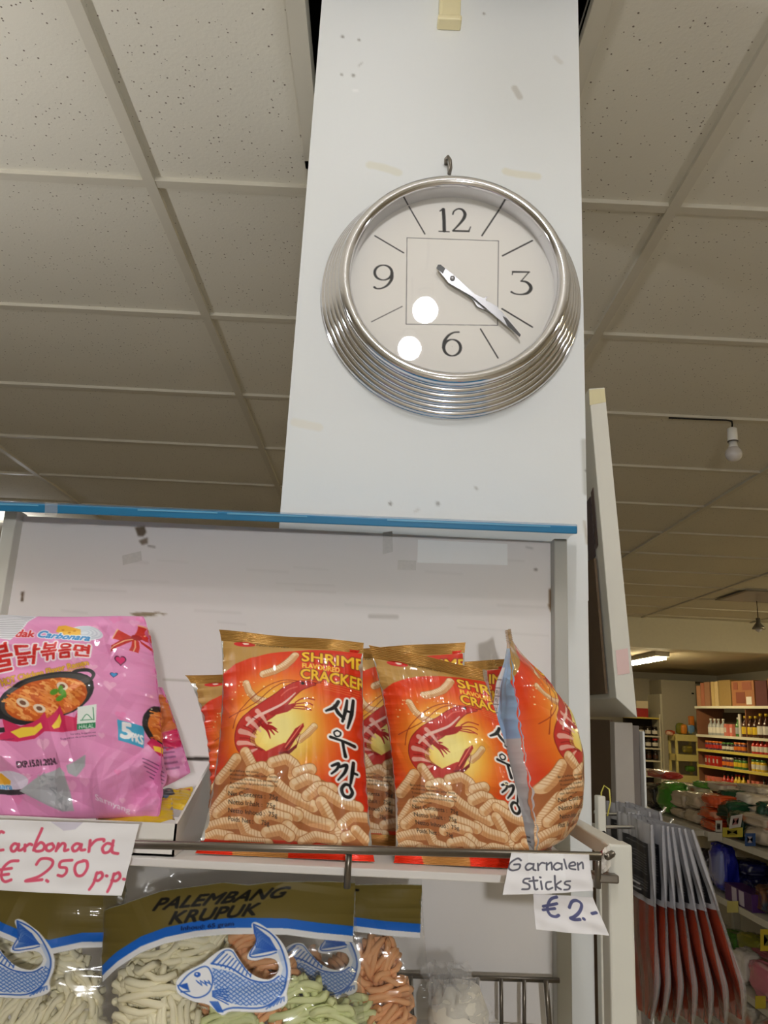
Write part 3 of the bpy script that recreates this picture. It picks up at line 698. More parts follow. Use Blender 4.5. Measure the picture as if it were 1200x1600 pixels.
    for a, b, w1 in [((470, 655), (530, 735), 34), ((415, 705), (490, 780), 36), ((372, 780), (462, 815), 38), ((362, 850), (455, 862), 34), ((402, 925), (470, 885), 28)]: cv.stroke([a, ((a[0] + b[0]) / 2, (a[1] + b[1]) / 2 - 6), b], [w1, w1 * .8, w1 * .3], (238, 186, 170), .85)
    for a, b in [((440, 690), (510, 760)), ((392, 748), (470, 800)), ((366, 820), (455, 840)), ((378, 892), (462, 872))]: cv.stroke([a, ((a[0] + b[0]) / 2 + 4, (a[1] + b[1]) / 2 - 8), b], [6, 5, 3], R3, .7)
    cv.ell((732, 476), 11, 10, (20, 8, 8)); cv.stroke([(800, 470), (836, 462)], 6, R3); cv.stroke([(742, 460), (825, 452)], 5, R1)
    # heap of crackers
    cv.poly([(130, 1130), (225, 1040), (290, 990), (340, 930), (390, 900), (440, 950), (500, 965), (560, 930), (640, 920), (700, 950), (720, 1000), (790, 975), (800, 1020), (900, 1060), (1030, 1110), (1060, 1180), (1130, 1190), (1240, 1370), (0, 1380)], (172, 104, 58))
    PL = [[(240, 1060), (300, 1000), (345, 945)], [(400, 905), (425, 950), (450, 1000)], [(165, 1300), (215, 1220), (300, 1120)], [(430, 1010), (500, 985), (540, 1010)], [(560, 960), (640, 935), (690, 970), (680, 1030)], [(705, 1010), (780, 985)],
          [(560, 1060), (620, 1110), (700, 1150), (790, 1185)], [(690, 1075), (760, 1040), (805, 1050)], [(760, 1130), (820, 1080), (900, 1080)], [(850, 1100), (950, 1150), (1050, 1165)], [(840, 1160), (880, 1230), (920, 1300), (920, 1360)], [(960, 1265), (1010, 1220), (1095, 1215)],
          [(700, 1225), (780, 1260), (880, 1275)], [(560, 1200), (640, 1220), (700, 1240)], [(150, 1340), (260, 1310), (370, 1300)], [(230, 1250), (300, 1200), (420, 1170)], [(320, 1120), (420, 1075), (540, 1100)], [(480, 1270), (540, 1240), (640, 1260)], [(380, 1300), (400, 1350), (480, 1370)],
          [(640, 1300), (690, 1340), (740, 1350)], [(730, 1375), (800, 1340), (900, 1350)], [(980, 1330), (1010, 1320)], [(1040, 1290), (1100, 1340), (1140, 1370)], [(150, 1400), (220, 1370), (300, 1380)], [(520, 1340), (600, 1320), (650, 1350)], [(300, 1390), (420, 1400), (520, 1400)]]
    for q in PL: cracker(cv, q, rnd.uniform(66, 80), rnd)
    cv.poly([(60, 1420), (120, 1400), (300, 1400), (500, 1395), (520, 1420), (1200, 1380), (1200, 1425), (560, 1445), (90, 1450)], (222, 52, 20)); cv.poly([(300, 1405), (640, 1395), (640, 1500), (320, 1500)], (190, 150, 84), .9)
    # lettering
    cv.text('SHRIMP', [(724, 250), (1086, 278), (1086, 350), (724, 318)], YEL, 5, outline=(120, 40, 10), ow=7)
    cv.text('FLAVOURED', [(728, 334), (942, 350), (942, 384), (728, 366)], (252, 206, 70), 4)
    cv.text('CRACKER', [(720, 374), (1092, 402), (1092, 478), (720, 440)], YEL, 5, outline=(120, 40, 10), ow=7)
    for k in range(4): cv.stroke([(835 + 4 * k, 460 + 14 * k), (1085 - 12 * k, 486 + 14 * k)], 4, (236, 150, 80), .7)
    K = [([(936, 572), (912, 612), (866, 640)], [24, 26, 14]), ([(914, 600), (934, 640), (968, 672)], [18, 26, 20]), ([(986, 556), (978, 620), (960, 690)], [16, 26, 18]), ([(974, 622), (1006, 628)], [20, 16]), ([(1022, 550), (1012, 640), (990, 726)], [20, 28, 14]),
         ([(930, 748), (912, 762), (922, 784), (944, 780), (950, 760), (930, 748)], 11), ([(892, 792), (950, 806), (1030, 828)], [20, 16, 24]), ([(962, 812), (968, 850), (978, 894)], [22, 18, 24]),
         ([(900, 956), (938, 940), (930, 970), (898, 1000)], [16, 22, 18, 12]), ([(946, 958), (984, 944), (974, 984), (936, 1030)], [16, 24, 20, 12]), ([(1024, 924), (1018, 980), (1008, 1040)], [22, 26, 16]), ([(1018, 980), (1046, 986)], [18, 16]),
         ([(1004, 1052), (976, 1050), (956, 1076), (968, 1110), (1000, 1116), (1018, 1090), (1004, 1060)], [18, 20, 22, 20, 22, 22, 16])]
    m = 0
    for p, w_ in K: m = np.maximum(m, cv.stroke_m(p, w_))
    cv.paint(dilate(m, 16 * cv.k), (246, 240, 236)); cv.paint(m, (16, 14, 18))
    bk = (26, 20, 18)
    for k, (t_, x1) in enumerate([('Best before: see stamp', 480), ('Mindestens haltbar bis: siehe Stempel', 600), ('Tenminste houdbaar tot: zie stempel', 590), ('A consommer de preference avant le', 586), ('voir impression', 420)]):
        y = 1004 + k * 24.; cv.text(t_, [(308, y), (x1, y + 8), (x1, y + 24), (308, y + 17)], bk, 0, .8)
    for k, (t_, x1) in enumerate([('Net Contents :  75g', 590), ('Netto Inhalt :  75g', 574), ('Netto Inhoud :  75g', 584), ('Poids Net :     75g', 536)]):
        y = 1128 + k * 47; cv.text(t_, [(298, y), (x1, y + 12), (x1, y + 44), (298, y + 34)], bk, 1.5)
    return cv
def back_art(w=240, h=420):
    cv = Canvas(w, h, lambda p: np.asarray(p, float).reshape(-1, 2), (196, 194, 192), k=1)
    cv.poly(rect(0, 0, w, 34), GOLD); cv.poly(rect(0, 34, w, 200), (150, 184, 220)); cv.poly(rect(0, 70, w - 44, 205), (232, 234, 236))
    for k in range(8): cv.stroke([(20, 92 + 15 * k), (w - 44, 92 + 15 * k)], 1, (40, 40, 50))
    for x in (130, 160, 192): cv.stroke([(x, 92), (x, 200)], 1, (40, 40, 50))
    for k, t_ in enumerate(['35 g', '9.2 g', '64 g', '4.3 g', '5.8 g', '1.6 g']): y = 111 + 15 * k; cv.text(t_, rect(166, y, 188, y + 8), (30, 30, 40))
    for k in range(3): cv.stroke([(60, 214 + 7 * k), (w - 20, 214 + 7 * k)], 2, (40, 38, 40), .8)
    for k in range(4): cv.stroke([(120, 296 + 11 * k), (w - 30, 296 + 11 * k)], 3, (40, 38, 40), .8)
    for k in range(2): cv.stroke([(140, 374 + 8 * k), (w - 20, 374 + 8 * k)], 3, (60, 58, 60), .8)
    cv.poly(rect(0, h - 14, w, h), (220, 60, 22))
    return cv

# ------------------------------------------------------------------ bag builder
film_print = printed('bag_film', .5, .75, .10, 40.)
foil_gold = printed('bag_seal', .28, .4, .12, 120., metal=.55)
silver = pm('bag_lining', (196, 194, 190), .3, metal=.6, vary=.08, bump=.3, bscale=60)
def on_shelf(px, Y, zz): p = PY(px, 1330, Y); p[2] = zz + .001; return p
def bag_surface(C, front, pl_, pr_, st, sb, seed, amp=1., boxy=2.2, curl=0., sealc=1., low=0., qe=(.55, 1., .55), wrap=None, bk=.75):
    TL, TR, BR, BL = [np.asarray(c, float) for c in C]
    n = np.cross(TR - TL, BL - TL); n /= np.linalg.norm(n)
    n = -n
    H_ = np.linalg.norm(BL - TL); W_ = np.linalg.norm(TR - TL)
    def f(U, V, side=1, off=0.):
        a = pl_ * pinch(V); b = pr_ * pinch(V); u = a + (1 - a - b) * U
        base = (TL * ((1 - u) * (1 - V))[..., None] + TR * (u * (1 - V))[..., None] + BR * (u * V)[..., None] + BL * ((1 - u) * V)[..., None])
        vv = np.clip((V - st) / (1 - st - sb), 0, 1); q = np.clip(np.sin(np.pi * vv ** qe[1]), 0, 1) ** (qe[0] * (1 - vv) + qe[2] * vv)
        e = np.clip(1 - np.abs(2 * U - 1) ** boxy, 0, 1) ** .75
        th = front * q * e
        s_ = seed * 7 + (0 if side > 0 else 3)
        near = np.exp(-vv / .14) + np.exp(-(1 - vv) / .12)
        cr = snoise(U * 5, vv * .6, s_ + 1, 1.1, 6, True) * near * np.minimum(vv, 1 - vv) * 7
        w_ = .0012 * snoise(U, V * 1.4, s_, 2.6, 8) + .0014 * sealc * cr + .0014 * creases(U, V, s_ + 2, 14, .035)
        if low: w_ = w_ + low * creases(U, V, s_ + 9, 20, .06, (.25, .72, 1.05, 1.02)) + low * .5 * creases(U, V, s_ + 11, 12, .05, (.7, .0, 1.05, .9))
        edge = np.exp(-U / .07) + np.exp(-(1 - U) / .07)
        w_ += .0016 * edge * snoise(U * .4, V * 5, s_ + 5, 1.2, 6, True)
        th = th + amp * w_ * np.minimum(q * 2, 1)
        sl = ((V < st) | (V > 1 - sb)) & (st > 0)
        th = np.where(sl, .00045 * np.sin(np.where(V < st, V / max(st, 1e-6), (1 - V) / max(sb, 1e-6)) * 2 * np.pi * 7), th)
        rip = .0022 * np.sin(U * 9 + seed) * np.exp(-vv * 12) + .0025 * np.sin(U * 7 + 2 * seed) * np.exp(-(1 - vv) * 12)
        lean = curl * np.maximum(.12 - V, 0) ** 2 * 60
        if wrap:
            ex = np.maximum(u - wrap - .17 * V, 0)[..., None]; base = base - (TR - TL) * ex * .8 + np.array([0, W_, 0]) * ex * .6
        return base + n * ((th if side > 0 else -th * bk) + rip + lean + off)[..., None]
    return f
def uvgrid(nu, nv, v0, v1, u0=0, u1=1): return np.meshgrid(np.linspace(u0, u1, nu), np.linspace(v0, v1, nv))
def make_bag(name, label, cat, group, C, cv, front=.026, pinch_=(PLF, PRF), st=.055, sb=.05, seed=1, res=(300, 440), back=None, amp=1., boxy=2.2, mat=None, back_col=None, back_mat=None, curl=0., **kw):
    f = bag_surface(C, front, pinch_[0], pinch_[1], st, sb, seed, amp, boxy, curl, 1. if st > 0 else .15, .0034 if st == 0 and res[0] > 400 else 0., **kw)
    loc = (np.asarray(C[2]) + np.asarray(C[3])) / 2
    t = thing(name, loc, label, cat, group)
    nu, nv = res
    U, V = uvgrid(nu, nv, st, 1 - sb); mat = mat or film_print
    link('front_panel', grid_mesh('front_panel', f(U, V), mat, cv.sample(U, V)), t)
    U, V = uvgrid(nu // (1 if back else 4), nv // (1 if back else 4), st, 1 - sb)
    if back: link('back_panel', grid_mesh('back_panel', f(U, V, -1), film_print, back.sample(1 - U, V), flip=True), t)
    else: link('back_panel', grid_mesh('back_panel', f(U, V, -1), back_mat or silver, flip=True), t)
    if st > 0:
        for nm, a, b in (('top_seal', 0, st), ('bottom_seal', 1 - sb, 1)):
            U, V = uvgrid(nu, 44, a, b); link(nm, grid_mesh(nm, f(U, V), foil_gold if cat == 'snack bag' else mat, cv.sample(U, V)), t)
    return t
def q2(p): return (280 + p[0] * .266667, 960 + p[1] * .266667)
def q3(p): return (560 + p[0] / 3, 960 + p[1] / 3)
GS = 'shrimp cracker bags on the upper shelf'
SA = shrimp_art(); BA = back_art()
zz = zs
def P2(p, Y): return PY(*q2(p), Y)
def P3(p, Y): return PY(*q3(p), Y)
def cor(TL, TR, BR, BL, Yt, Yb): # bottoms are set on the shelf
    return [PY(*TL, Yt), PY(*TR, Yt), on_shelf(BR[0], Yb, zz), on_shelf(BL[0], Yb, zz)]
make_bag('snack_bag', 'orange shrimp cracker bag standing front left, its whole front in view beside the pink bag', 'snack bag', GS, cor(q2((232, 92)), q2((1083, 165)), q2((1150, 1445)), q2((95, 1485)), .782, .738), SA, .027, seed=1, res=(340, 500))
make_bag('snack_bag', 'orange shrimp cracker bag in front of the middle, partly covered by the turned bag', 'snack bag', GS, cor(q3((45, 152)), q3((735, 300)), q3((865, 1200)), q3((165, 1165)), .775, .738), SA, .027, seed=5, res=(320, 460), curl=.01, wrap=.77)
make_bag('snack_bag', 'shrimp cracker bag behind the left front one, only its left edge showing', 'snack bag', GS, cor(q2((30, 357)), q2((870, 330)), q2((900, 1440)), q2((120, 1430)), .835, .805), SA, .018, seed=3, res=(220, 320), pinch_=(.12, .03))
make_bag('snack_bag', 'shrimp cracker bag behind, in the gap between the two front orange bags', 'snack bag', GS, cor((512, 1016), (728, 1003), (738, 1330), (508, 1330), .855, .825), SA, .018, seed=9, res=(220, 320))
make_bag('snack_bag', 'rearmost shrimp cracker bag, just its top lettering showing left of the turned bag', 'snack bag', GS, cor((628, 1038), (795, 1030), (800, 1330), (628, 1330), .905, .885), SA, .014, seed=12, res=(160, 220))
Ct = [PY(790, 986, .765), PY(797, 982, .865), on_shelf(866, .868, zz), on_shelf(847, .756, zz)]
make_bag('snack_bag', 'shrimp cracker bag turned sideways at the right end, silver back and table showing', 'snack bag', GS, Ct, SA, .052, pinch_=(.03, .0), seed=21, res=(300, 440), back=BA, qe=(.95, 1.2, .42), bk=.72)

# ------------------------------------------------------------------ pink noodle bag and its tray
def r1(p): p = np.asarray(p, float).reshape(-1, 2); return np.stack([p[:, 0] * .266667, 920 + p[:, 1] * .266667], 1)
QP = [(-75, 962), (224, 964), (244, 1280), (-75, 1292)]
def pink_art(w=470, h=470):
    base = to_bag(QP, 0, -.05, w, h)
    cv = Canvas(w, h, lambda p: base(r1(p)), (232, 150, 198), k=w / 1200.)
    rnd = random.Random(3)
    def heart(c, s, col, op=1., out=None):
        t = np.linspace(0, 2 * np.pi, 24, endpoint=False); x = 16 * np.sin(t) ** 3; y = -(13 * np.cos(t) - 5 * np.cos(2 * t) - 2 * np.cos(3 * t) - np.cos(4 * t))
        p = np.stack([c[0] + x * s / 16, c[1] + y * s / 16], 1)
        if out: cv.poly((p - c) * 1.25 + c, out)
        cv.poly(p, col, op)
    for k in range(46): heart((rnd.uniform(-250, 950), rnd.uniform(170, 1320)), rnd.uniform(16, 40), rnd.choice([(246, 178, 214), (240, 130, 186), (250, 196, 222)]), .6)
    # label of small print
    # cheese and cream
    cv.ell((530, 318), 100, 56, (226, 232, 240), .1); 
    for k in range(4): cv.stroke([(530 + (90 - 20 * k) * math.cos(a), 318 + (46 - 10 * k) * math.sin(a)) for a in np.linspace(-2.4, 2.4, 12)], 6, (190, 200, 214), .7)
    cv.poly([(358, 300), (372, 262), (412, 256), (505, 290), (512, 330), (440, 336)], (240, 176, 50)); cv.poly([(358, 300), (500, 300), (512, 330), (440, 336)], (250, 196, 80))
    for p in ((400, 290), (440, 310), (470, 300)): cv.ell(p, 9, 6, (214, 140, 30))
    cv.text('dak', [(150, 290), (245, 300), (242, 345), (140, 352)], (206, 36, 40), 4, outline=(250, 240, 246), ow=6)
    cv.text('Bul', [(-120, 300), (40, 300), (40, 385), (-120, 385)], (206, 36, 40), 4, outline=(250, 240, 246), ow=6)
    cv.text('Carbonara', [(262, 296), (568, 336), (562, 374), (254, 340)], (70, 150, 214), 4, outline=(248, 248, 252), ow=7, slant=.05)
    for t_, q in (('불', [(-10, 410), (120, 392), (150, 560), (0, 600)]), ('닭', [(150, 410), (290, 396), (276, 520), (160, 536)]), ('볶', [(296, 384), (392, 384), (384, 494), (296, 510)]), ('음', [(404, 398), (478, 398), (470, 484), (398, 492)]), ('면', [(490, 398), (572, 404), (560, 470), (482, 478)])):
        cv.text(t_, q, (208, 34, 32), 5, outline=(250, 242, 246), ow=11)
    cv.text('HOT Chicken Flavor Ramen', [(70, 628), (560, 498), (566, 530), (84, 668)], (236, 190, 40), 3, outline=(130, 70, 40), ow=3)
    cv.text('Les nouilles piquantes de carbonara', [(96, 672), (548, 536), (552, 556), (106, 694)], (236, 190, 40), 1.5, outline=(150, 90, 50), ow=1.5)
    # pan with noodles
    bk = (36, 36, 40)
    cv.stroke([(470, 610), (500, 572), (570, 566), (606, 600), (590, 650)], 22, bk); cv.stroke([(110, 850), (50, 850), (30, 880), (60, 920), (120, 915)], 26, bk)
    cv.ell((335, 735), 290, 140, bk, -.30); cv.ell((340, 728), 268, 120, (64, 62, 62), -.30); cv.ell((342, 745), 240, 118, (206, 92, 30), -.25)
    for k in range(150):
        a = rnd.uniform(0, 6.28); rr = math.sqrt(rnd.random()); x = 342 + 222 * rr * math.cos(a); y = 745 + 100 * rr * math.sin(a) - (x - 342) * .24; b = rnd.uniform(0, 3.14)
        cv.stroke([(x + 22 * math.cos(b + j * .8) * (j - 1), y + 12 * math.sin(b + j * 1.4)) for j in range(4)], 10, rnd.choice([(236, 140, 62), (224, 118, 44), (246, 172, 96), (240, 150, 80)]))
    for p in ((300, 800), (430, 670), (210, 770)): cv.ell(p, 36, 24, (236, 214, 190), .4); cv.ell(p, 18, 12, (120, 80, 60), .4)
    for p in ((380, 700), (420, 690), (440, 715), (415, 740)): cv.ell(p, 26, 16, (96, 160, 52), rnd.uniform(0, 3))
    F1, F2 = (214, 44, 96), (250, 214, 70)
    cv.poly([(90, 860), (140, 880), (190, 900), (260, 880), (300, 860), (330, 820), (345, 860), (380, 830), (415, 780), (440, 840), (500, 850), (520, 800), (540, 860), (510, 920), (430, 930), (380, 930), (330, 930), (270, 970), (170, 985), (60, 975), (40, 960), (100, 930)], F1)
    cv.poly([(130, 930), (200, 905), (270, 905), (310, 880), (320, 910), (270, 950), (180, 965)], F2); cv.poly([(370, 900), (400, 860), (415, 830), (425, 870), (410, 905), (380, 915)], F2)
    cv.poly([(515, 790), (620, 770), (612, 905), (508, 918)], (236, 242, 236)); cv.poly([(510, 886), (613, 874), (612, 905), (508, 918)], (40, 130, 84)); cv.text('HALAL', [(522, 890), (604, 882), (602, 904), (520, 912)], (240, 246, 240), 2)
    cv.stroke([(530, 865), (600, 858)], 4, (60, 140, 96)); cv.stroke([(540, 860), (565, 830), (592, 855)], 4, (60, 140, 96)); cv.stroke([(600, 790), (604, 860)], 5, (60, 140, 96))
    cv.text('Serving Suggestion', [(470, 938), (612, 924), (612, 934), (470, 948)], (90, 50, 80)); cv.text('Suggestion de presentation', [(412, 962), (612, 940), (612, 952), (412, 974)], (90, 50, 80)); cv.text('Suggestion de preparation', [(-60, 985), (150, 962), (150, 974), (-60, 998)], (90, 50, 80))
    cv.text('EXP.15.01.2024.', [(164, 1094), (380, 1068), (382, 1098), (166, 1126)], (40, 24, 36), 3)
    heart((42, 706), 22, (60, 150, 214), 1, (30, 40, 90)); heart((0, 785), 30, (176, 80, 190), 1, (50, 20, 70)); heart((742, 494), 26, (226, 50, 120), 1, (70, 20, 50)); heart((708, 586), 17, (70, 160, 220), 1, (30, 40, 80))
    # bow
    for pts in ([(800, 330), (720, 290), (700, 330), (690, 350), (740, 370)], [(820, 320), (880, 270), (910, 290), (918, 330), (860, 340)], [(800, 320), (820, 240), (870, 250), (850, 300)]): cv.poly(pts, (206, 52, 40)); cv.stroke(pts[1:4], 7, (244, 196, 150))
    cv.poly([(800, 330), (690, 400), (684, 440), (740, 410), (810, 350)], (190, 40, 34)); cv.poly([(800, 340), (790, 430), (836, 436), (830, 350)], (206, 52, 40)); cv.poly([(830, 340), (905, 380), (912, 405), (840, 360)], (190, 40, 34)); cv.ell((815, 325), 26, 22, (170, 28, 28))
    cv.stroke([(684, 420), (800, 345)], 6, (244, 196, 150)); cv.stroke([(812, 350), (812, 430)], 6, (244, 196, 150))
    # pack count flash, spilled noodles
    cv.poly([(730, 852), (868, 880), (852, 990), (724, 960)], (70, 172, 214)); cv.text('5', [(748, 866), (800, 874), (796, 952), (740, 944)], (250, 250, 252), 7, slant=.08); cv.text('PKS', [(802, 916), (856, 926), (850, 972), (800, 960)], (250, 250, 252), 4)
    # side picture and text on the gusset
    cv.ell((950, 850), 90, 120, bk); cv.ell((960, 850), 74, 96, (222, 124, 50))
    for k in range(50): x, y = rnd.uniform(890, 1010), rnd.uniform(770, 930); cv.stroke([(x, y), (x + 16, y + rnd.uniform(-8, 8)), (x + 24, y + 8)], 8, rnd.choice([(236, 140, 62), (246, 172, 96), (200, 90, 36)]))
    cv.poly([(870, 960), (900, 930), (960, 960), (1000, 930), (1000, 1010), (930, 1020)], F1); cv.poly([(900, 970), (960, 970), (950, 1005), (910, 1000)], F2)
    for k in range(5): cv.stroke([(850 + 6 * k, 1050 + 22 * k), (930, 1074 + 22 * k)], 6, (110, 60, 100), .7)
    cv.text('Samyang', [(590, 1254), (760, 1310), (752, 1345), (586, 1290)], (250, 236, 246), 2)
    cv.ell((90, 1190), 120, 50, (226, 214, 232)); cv.poly([(-10, 1180), (60, 1150), (110, 1190), (100, 1215), (0, 1210)], (240, 176, 50)); cv.text('Carbonara', [(-90, 1196), (110, 1204), (106, 1230), (-90, 1232)], (70, 150, 214), 3, outline=(248, 248, 252), ow=5)
    cv.poly([(-280, 1236), (180, 1232), (190, 1256), (-280, 1262)], (40, 34, 40))
    # torn foil showing
    cv.poly([(150, 1240), (250, 1180), (400, 1118), (430, 1150), (446, 1335), (380, 1340), (300, 1310)], (176, 178, 182)); cv.poly([(440, 1110), (552, 1052), (540, 1110), (490, 1168), (450, 1150)], (168, 170, 174))
    for k in range(26): x, y = rnd.uniform(230, 430), rnd.uniform(1160, 1320); cv.poly([(x, y), (x + rnd.uniform(14, 40), y + rnd.uniform(-20, 20)), (x + rnd.uniform(0, 30), y + rnd.uniform(10, 34))], rnd.choice([(206, 208, 212), (140, 144, 148), (190, 190, 194)]), .6 if x > 260 or y > 1220 else 0)
    # small-print sticker
    cv.poly([(-300, 150), (228, 165), (120, 378), (30, 350), (-300, 340)], (228, 226, 230))
    for k in range(13): cv.stroke([(-290, 176 + 13 * k), (208 - 6.6 * k, 184 + 14 * k)], 5, (120, 118, 126), .75)
    return cv
PA = pink_art()
Cp = [PY(QP[0][0], QP[0][1], .80), PY(QP[1][0], QP[1][1], .80), PY(247, 1276, .752), PY(-75, 1284, .752)]
pink_m = printed('pink_film', .5, .7, .12, 40.)
zb_ = zz + .003
for c in Cp[2:]: c[2] = max(c[2], zb_ + .003)
pk = make_bag('noodle_bag', 'pink multipack bag of carbonara noodles with torn foil corner at left', 'noodle bag', 'pink noodle bags', Cp, PA, .032, pinch_=(0, -.05), st=0, sb=0, seed=31, res=(440, 440), amp=1.7, boxy=4.5, mat=pink_m, back_mat=pm('pink_back', (226, 140, 190), .35, coat=.4))
cvp = Canvas(120, 120, lambda p: np.asarray(p, float).reshape(-1, 2), (224, 144, 190), k=1)
rp = random.Random(5)
for k in range(16): cvp.ell((rp.uniform(0, 120), rp.uniform(0, 120)), 7, 6, (242, 178, 212), 0, .7)
cvp.poly([(70, 20), (120, 10), (120, 60), (80, 66)], (206, 110, 50)); cvp.poly([(86, 66), (120, 60), (120, 84), (92, 86)], (214, 44, 96))
for k in range(5): cvp.stroke([(60, 78 + 6 * k), (104, 84 + 6 * k)], 1.6, (110, 60, 100), .8)
make_bag('noodle_bag', 'crumpled pink noodle bag tucked behind the front pink one, its corner poking right', 'noodle bag', 'pink noodle bags', [PY(150, 1062, .86), PY(254, 1075, .86), PY(297, 1207, .83), PY(200, 1262, .83)], cvp, .012, pinch_=(0, -.02), st=0, sb=0, seed=37, res=(120, 120), amp=1.5, mat=pink_m, back_mat=pm('pink_back', (226, 140, 190), .35, coat=.4))
card_m = pm('white_carton', (226, 222, 214), .55, vary=.03)
tr = thing('carton_tray', (-.3, .78, zz), 'white open carton tray under the pink noodle bag on the upper shelf', 'tray')
Yt0, Yt1 = .722, .93
A = PY(271, 1345, Yt0); A[2] = zz + .0005; B = PY(271, 1287, Yt0); Cc = PY(332, 1186, Yt1 - .06)
MB().prism([(-.5, Yt0, zz + .0005), (A[0], Yt0, zz + .0005), (A[0], Yt0, B[2]), (-.5, Yt0, B[2])], (0, .002, 0)).build('front_wall', card_m, tr)
MB().prism([(A[0], Yt0, zz + .0005), (A[0] + .004, Yt1, zz + .0005), (A[0] + .006, Yt1, Cc[2]), (Cc[0] + .001, Yt1 - .06, Cc[2]), (A[0], Yt0, B[2])], (-.002, 0, 0)).build('side_wall', card_m, tr)
bx('floor_sheet', (-.5, Yt0, zz + .0005), (A[0], Yt1, zz + .002), card_m, tr, 0)
MB().tube([(-.5, Yt0 - .0004, B[2] - .02), (A[0] - .004, Yt0 - .0004, B[2] - .02)], .0004, 4).build('crease', pm('crease_grey', (170, 165, 156), .6), tr)
cy_ = Canvas(120, 60, lambda p: np.asarray(p, float).reshape(-1, 2), (214, 176, 30), k=1)
cy_.poly([(20, 8), (70, 4), (80, 30), (40, 40)], (60, 56, 60)); cy_.stroke([(26, 20), (66, 14)], 4, (200, 60, 40)); cy_.stroke([(84, 10), (112, 8)], 5, (180, 40, 36)); cy_.ell((60, 34), 8, 5, (90, 120, 150))
yl = printed('yellow_film', .35, .4, .3, 60.)
make_bag('noodle_pack', 'small yellow packet lying in the tray against its front wall', 'packet', 'yellow packets in the tray', [PY(150, 1262, .80), PY(268, 1246, .80), PY(273, 1283, .745), PY(150, 1290, .745)], cy_, .006, pinch_=(0, 0), st=.0, sb=.0, seed=41, res=(90, 60), mat=yl, amp=.6)
make_bag('noodle_pack', 'small yellow packet with dark print lying in the tray behind the other yellow one', 'packet', 'yellow packets in the tray', [PY(220, 1238, .87), PY(302, 1232, .87), PY(297, 1262, .815), PY(225, 1272, .815)], cy_, .006, pinch_=(0, 0), st=.0, sb=.0, seed=43, res=(90, 60), mat=yl, amp=.6)

# ------------------------------------------------------------------ handwritten price cards
def card(name, label, quad, Y, strokes, col, ww, extra=None, res=(260, 150), curl=.004, back=(240, 238, 240)):
    w, h = res
    Cq = [PY(*p, Y) for p in quad]
    cv = Canvas(w, h, lambda p: invbil(quad, p) * np.array([w, h]), back, k=w / (quad[1][0] - quad[0][0]))
    if extra: extra(cv)
    m = 0
    for s_ in strokes: m = np.maximum(m, cv.stroke_m(s_, ww))
    cv.paint(m, col, .92)
    U, V = uvgrid(w, h, 0, 1); TL, TR, BR, BL = Cq
    P = TL * ((1 - U) * (1 - V))[..., None] + TR * (U * (1 - V))[..., None] + BR * (U * V)[..., None] + BL * ((1 - U) * V)[..., None]
    P[..., 1] += -curl * np.sin(np.pi * U) * V + .0006 * snoise(U, V, int(w + h), 2, 6)
    o = link(name, grid_mesh(name, P, printed('paper', .6, 0, .05, 80.), cv.sample(U, V)))
    sm = o.modifiers.new('thickness', 'SOLIDIFY'); sm.thickness = .0003; sm.offset = -1 if False else 1
    return tag(o, label, 'price card')
def k4(ss): return [[(x * .28333, 1260 + y * .28333) for x, y in s_] for s_ in ss]
def k6(ss): return [[(620 + x * .316667, 1300 + y * .316667) for x, y in s_] for s_ in ss]
CARB = k4([[(-10, 150), (-45, 170), (-55, 215), (-35, 245), (20, 240)], [(20, 145), (5, 140), (-12, 160)],
           [(108, 215), (85, 205), (65, 225), (68, 246), (85, 246), (105, 220)], [(108, 208), (104, 240), (122, 240), (140, 225)],
           [(142, 212), (140, 246)], [(142, 225), (165, 208), (180, 212)],
           [(232, 122), (205, 190), (188, 242)], [(190, 235), (225, 200), (248, 215), (238, 242), (205, 248), (192, 238)],
           [(290, 205), (262, 215), (258, 238), (278, 246), (300, 226), (290, 205)],
           [(325, 205), (312, 246)], [(314, 240), (345, 205), (362, 212), (358, 244), (378, 240)],
           [(452, 212), (425, 205), (402, 225), (408, 246), (428, 242), (448, 215)], [(452, 210), (448, 240), (470, 240)],
           [(500, 188), (492, 250)], [(494, 226), (530, 188), (570, 182), (574, 192)],
           [(620, 212), (590, 205), (566, 230), (575, 256), (602, 250), (622, 218)], [(625, 190), (618, 250), (650, 262)],
           [(105, 300), (60, 305), (20, 345), (15, 390), (35, 412), (70, 402)], [(-10, 350), (70, 340)], [(-10, 380), (55, 372)],
           [(205, 320), (230, 290), (275, 288), (298, 305), (280, 340), (220, 385), (150, 408), (238, 402)], [(262, 406), (270, 412)],
           [(402, 296), (345, 302), (335, 332), (370, 338), (372, 362), (350, 382), (325, 378)],
           [(470, 300), (430, 312), (418, 345), (432, 378), (462, 376), (485, 340), (482, 305), (462, 298)],
           [(538, 365), (520, 420), (498, 455)], [(535, 372), (560, 364), (568, 385), (545, 408), (525, 402)], [(588, 382), (592, 384)],
           [(630, 372), (612, 430), (596, 468)], [(628, 380), (655, 366), (662, 390), (640, 412), (616, 408)], [(680, 402), (686, 404)]])
def tape_shade(cv):
    cv.poly([(78, 1282), (132, 1283), (118, 1296), (100, 1298)], (214, 208, 222))
card('price_card', 'white price card in red handwriting on the front rail under the pink noodle bag', [(-78, 1278), (217.5, 1288), (190, 1399.5), (-78, 1386)], .688, CARB, (222, 78, 108), 4.8, tape_shade, (380, 150), .003)
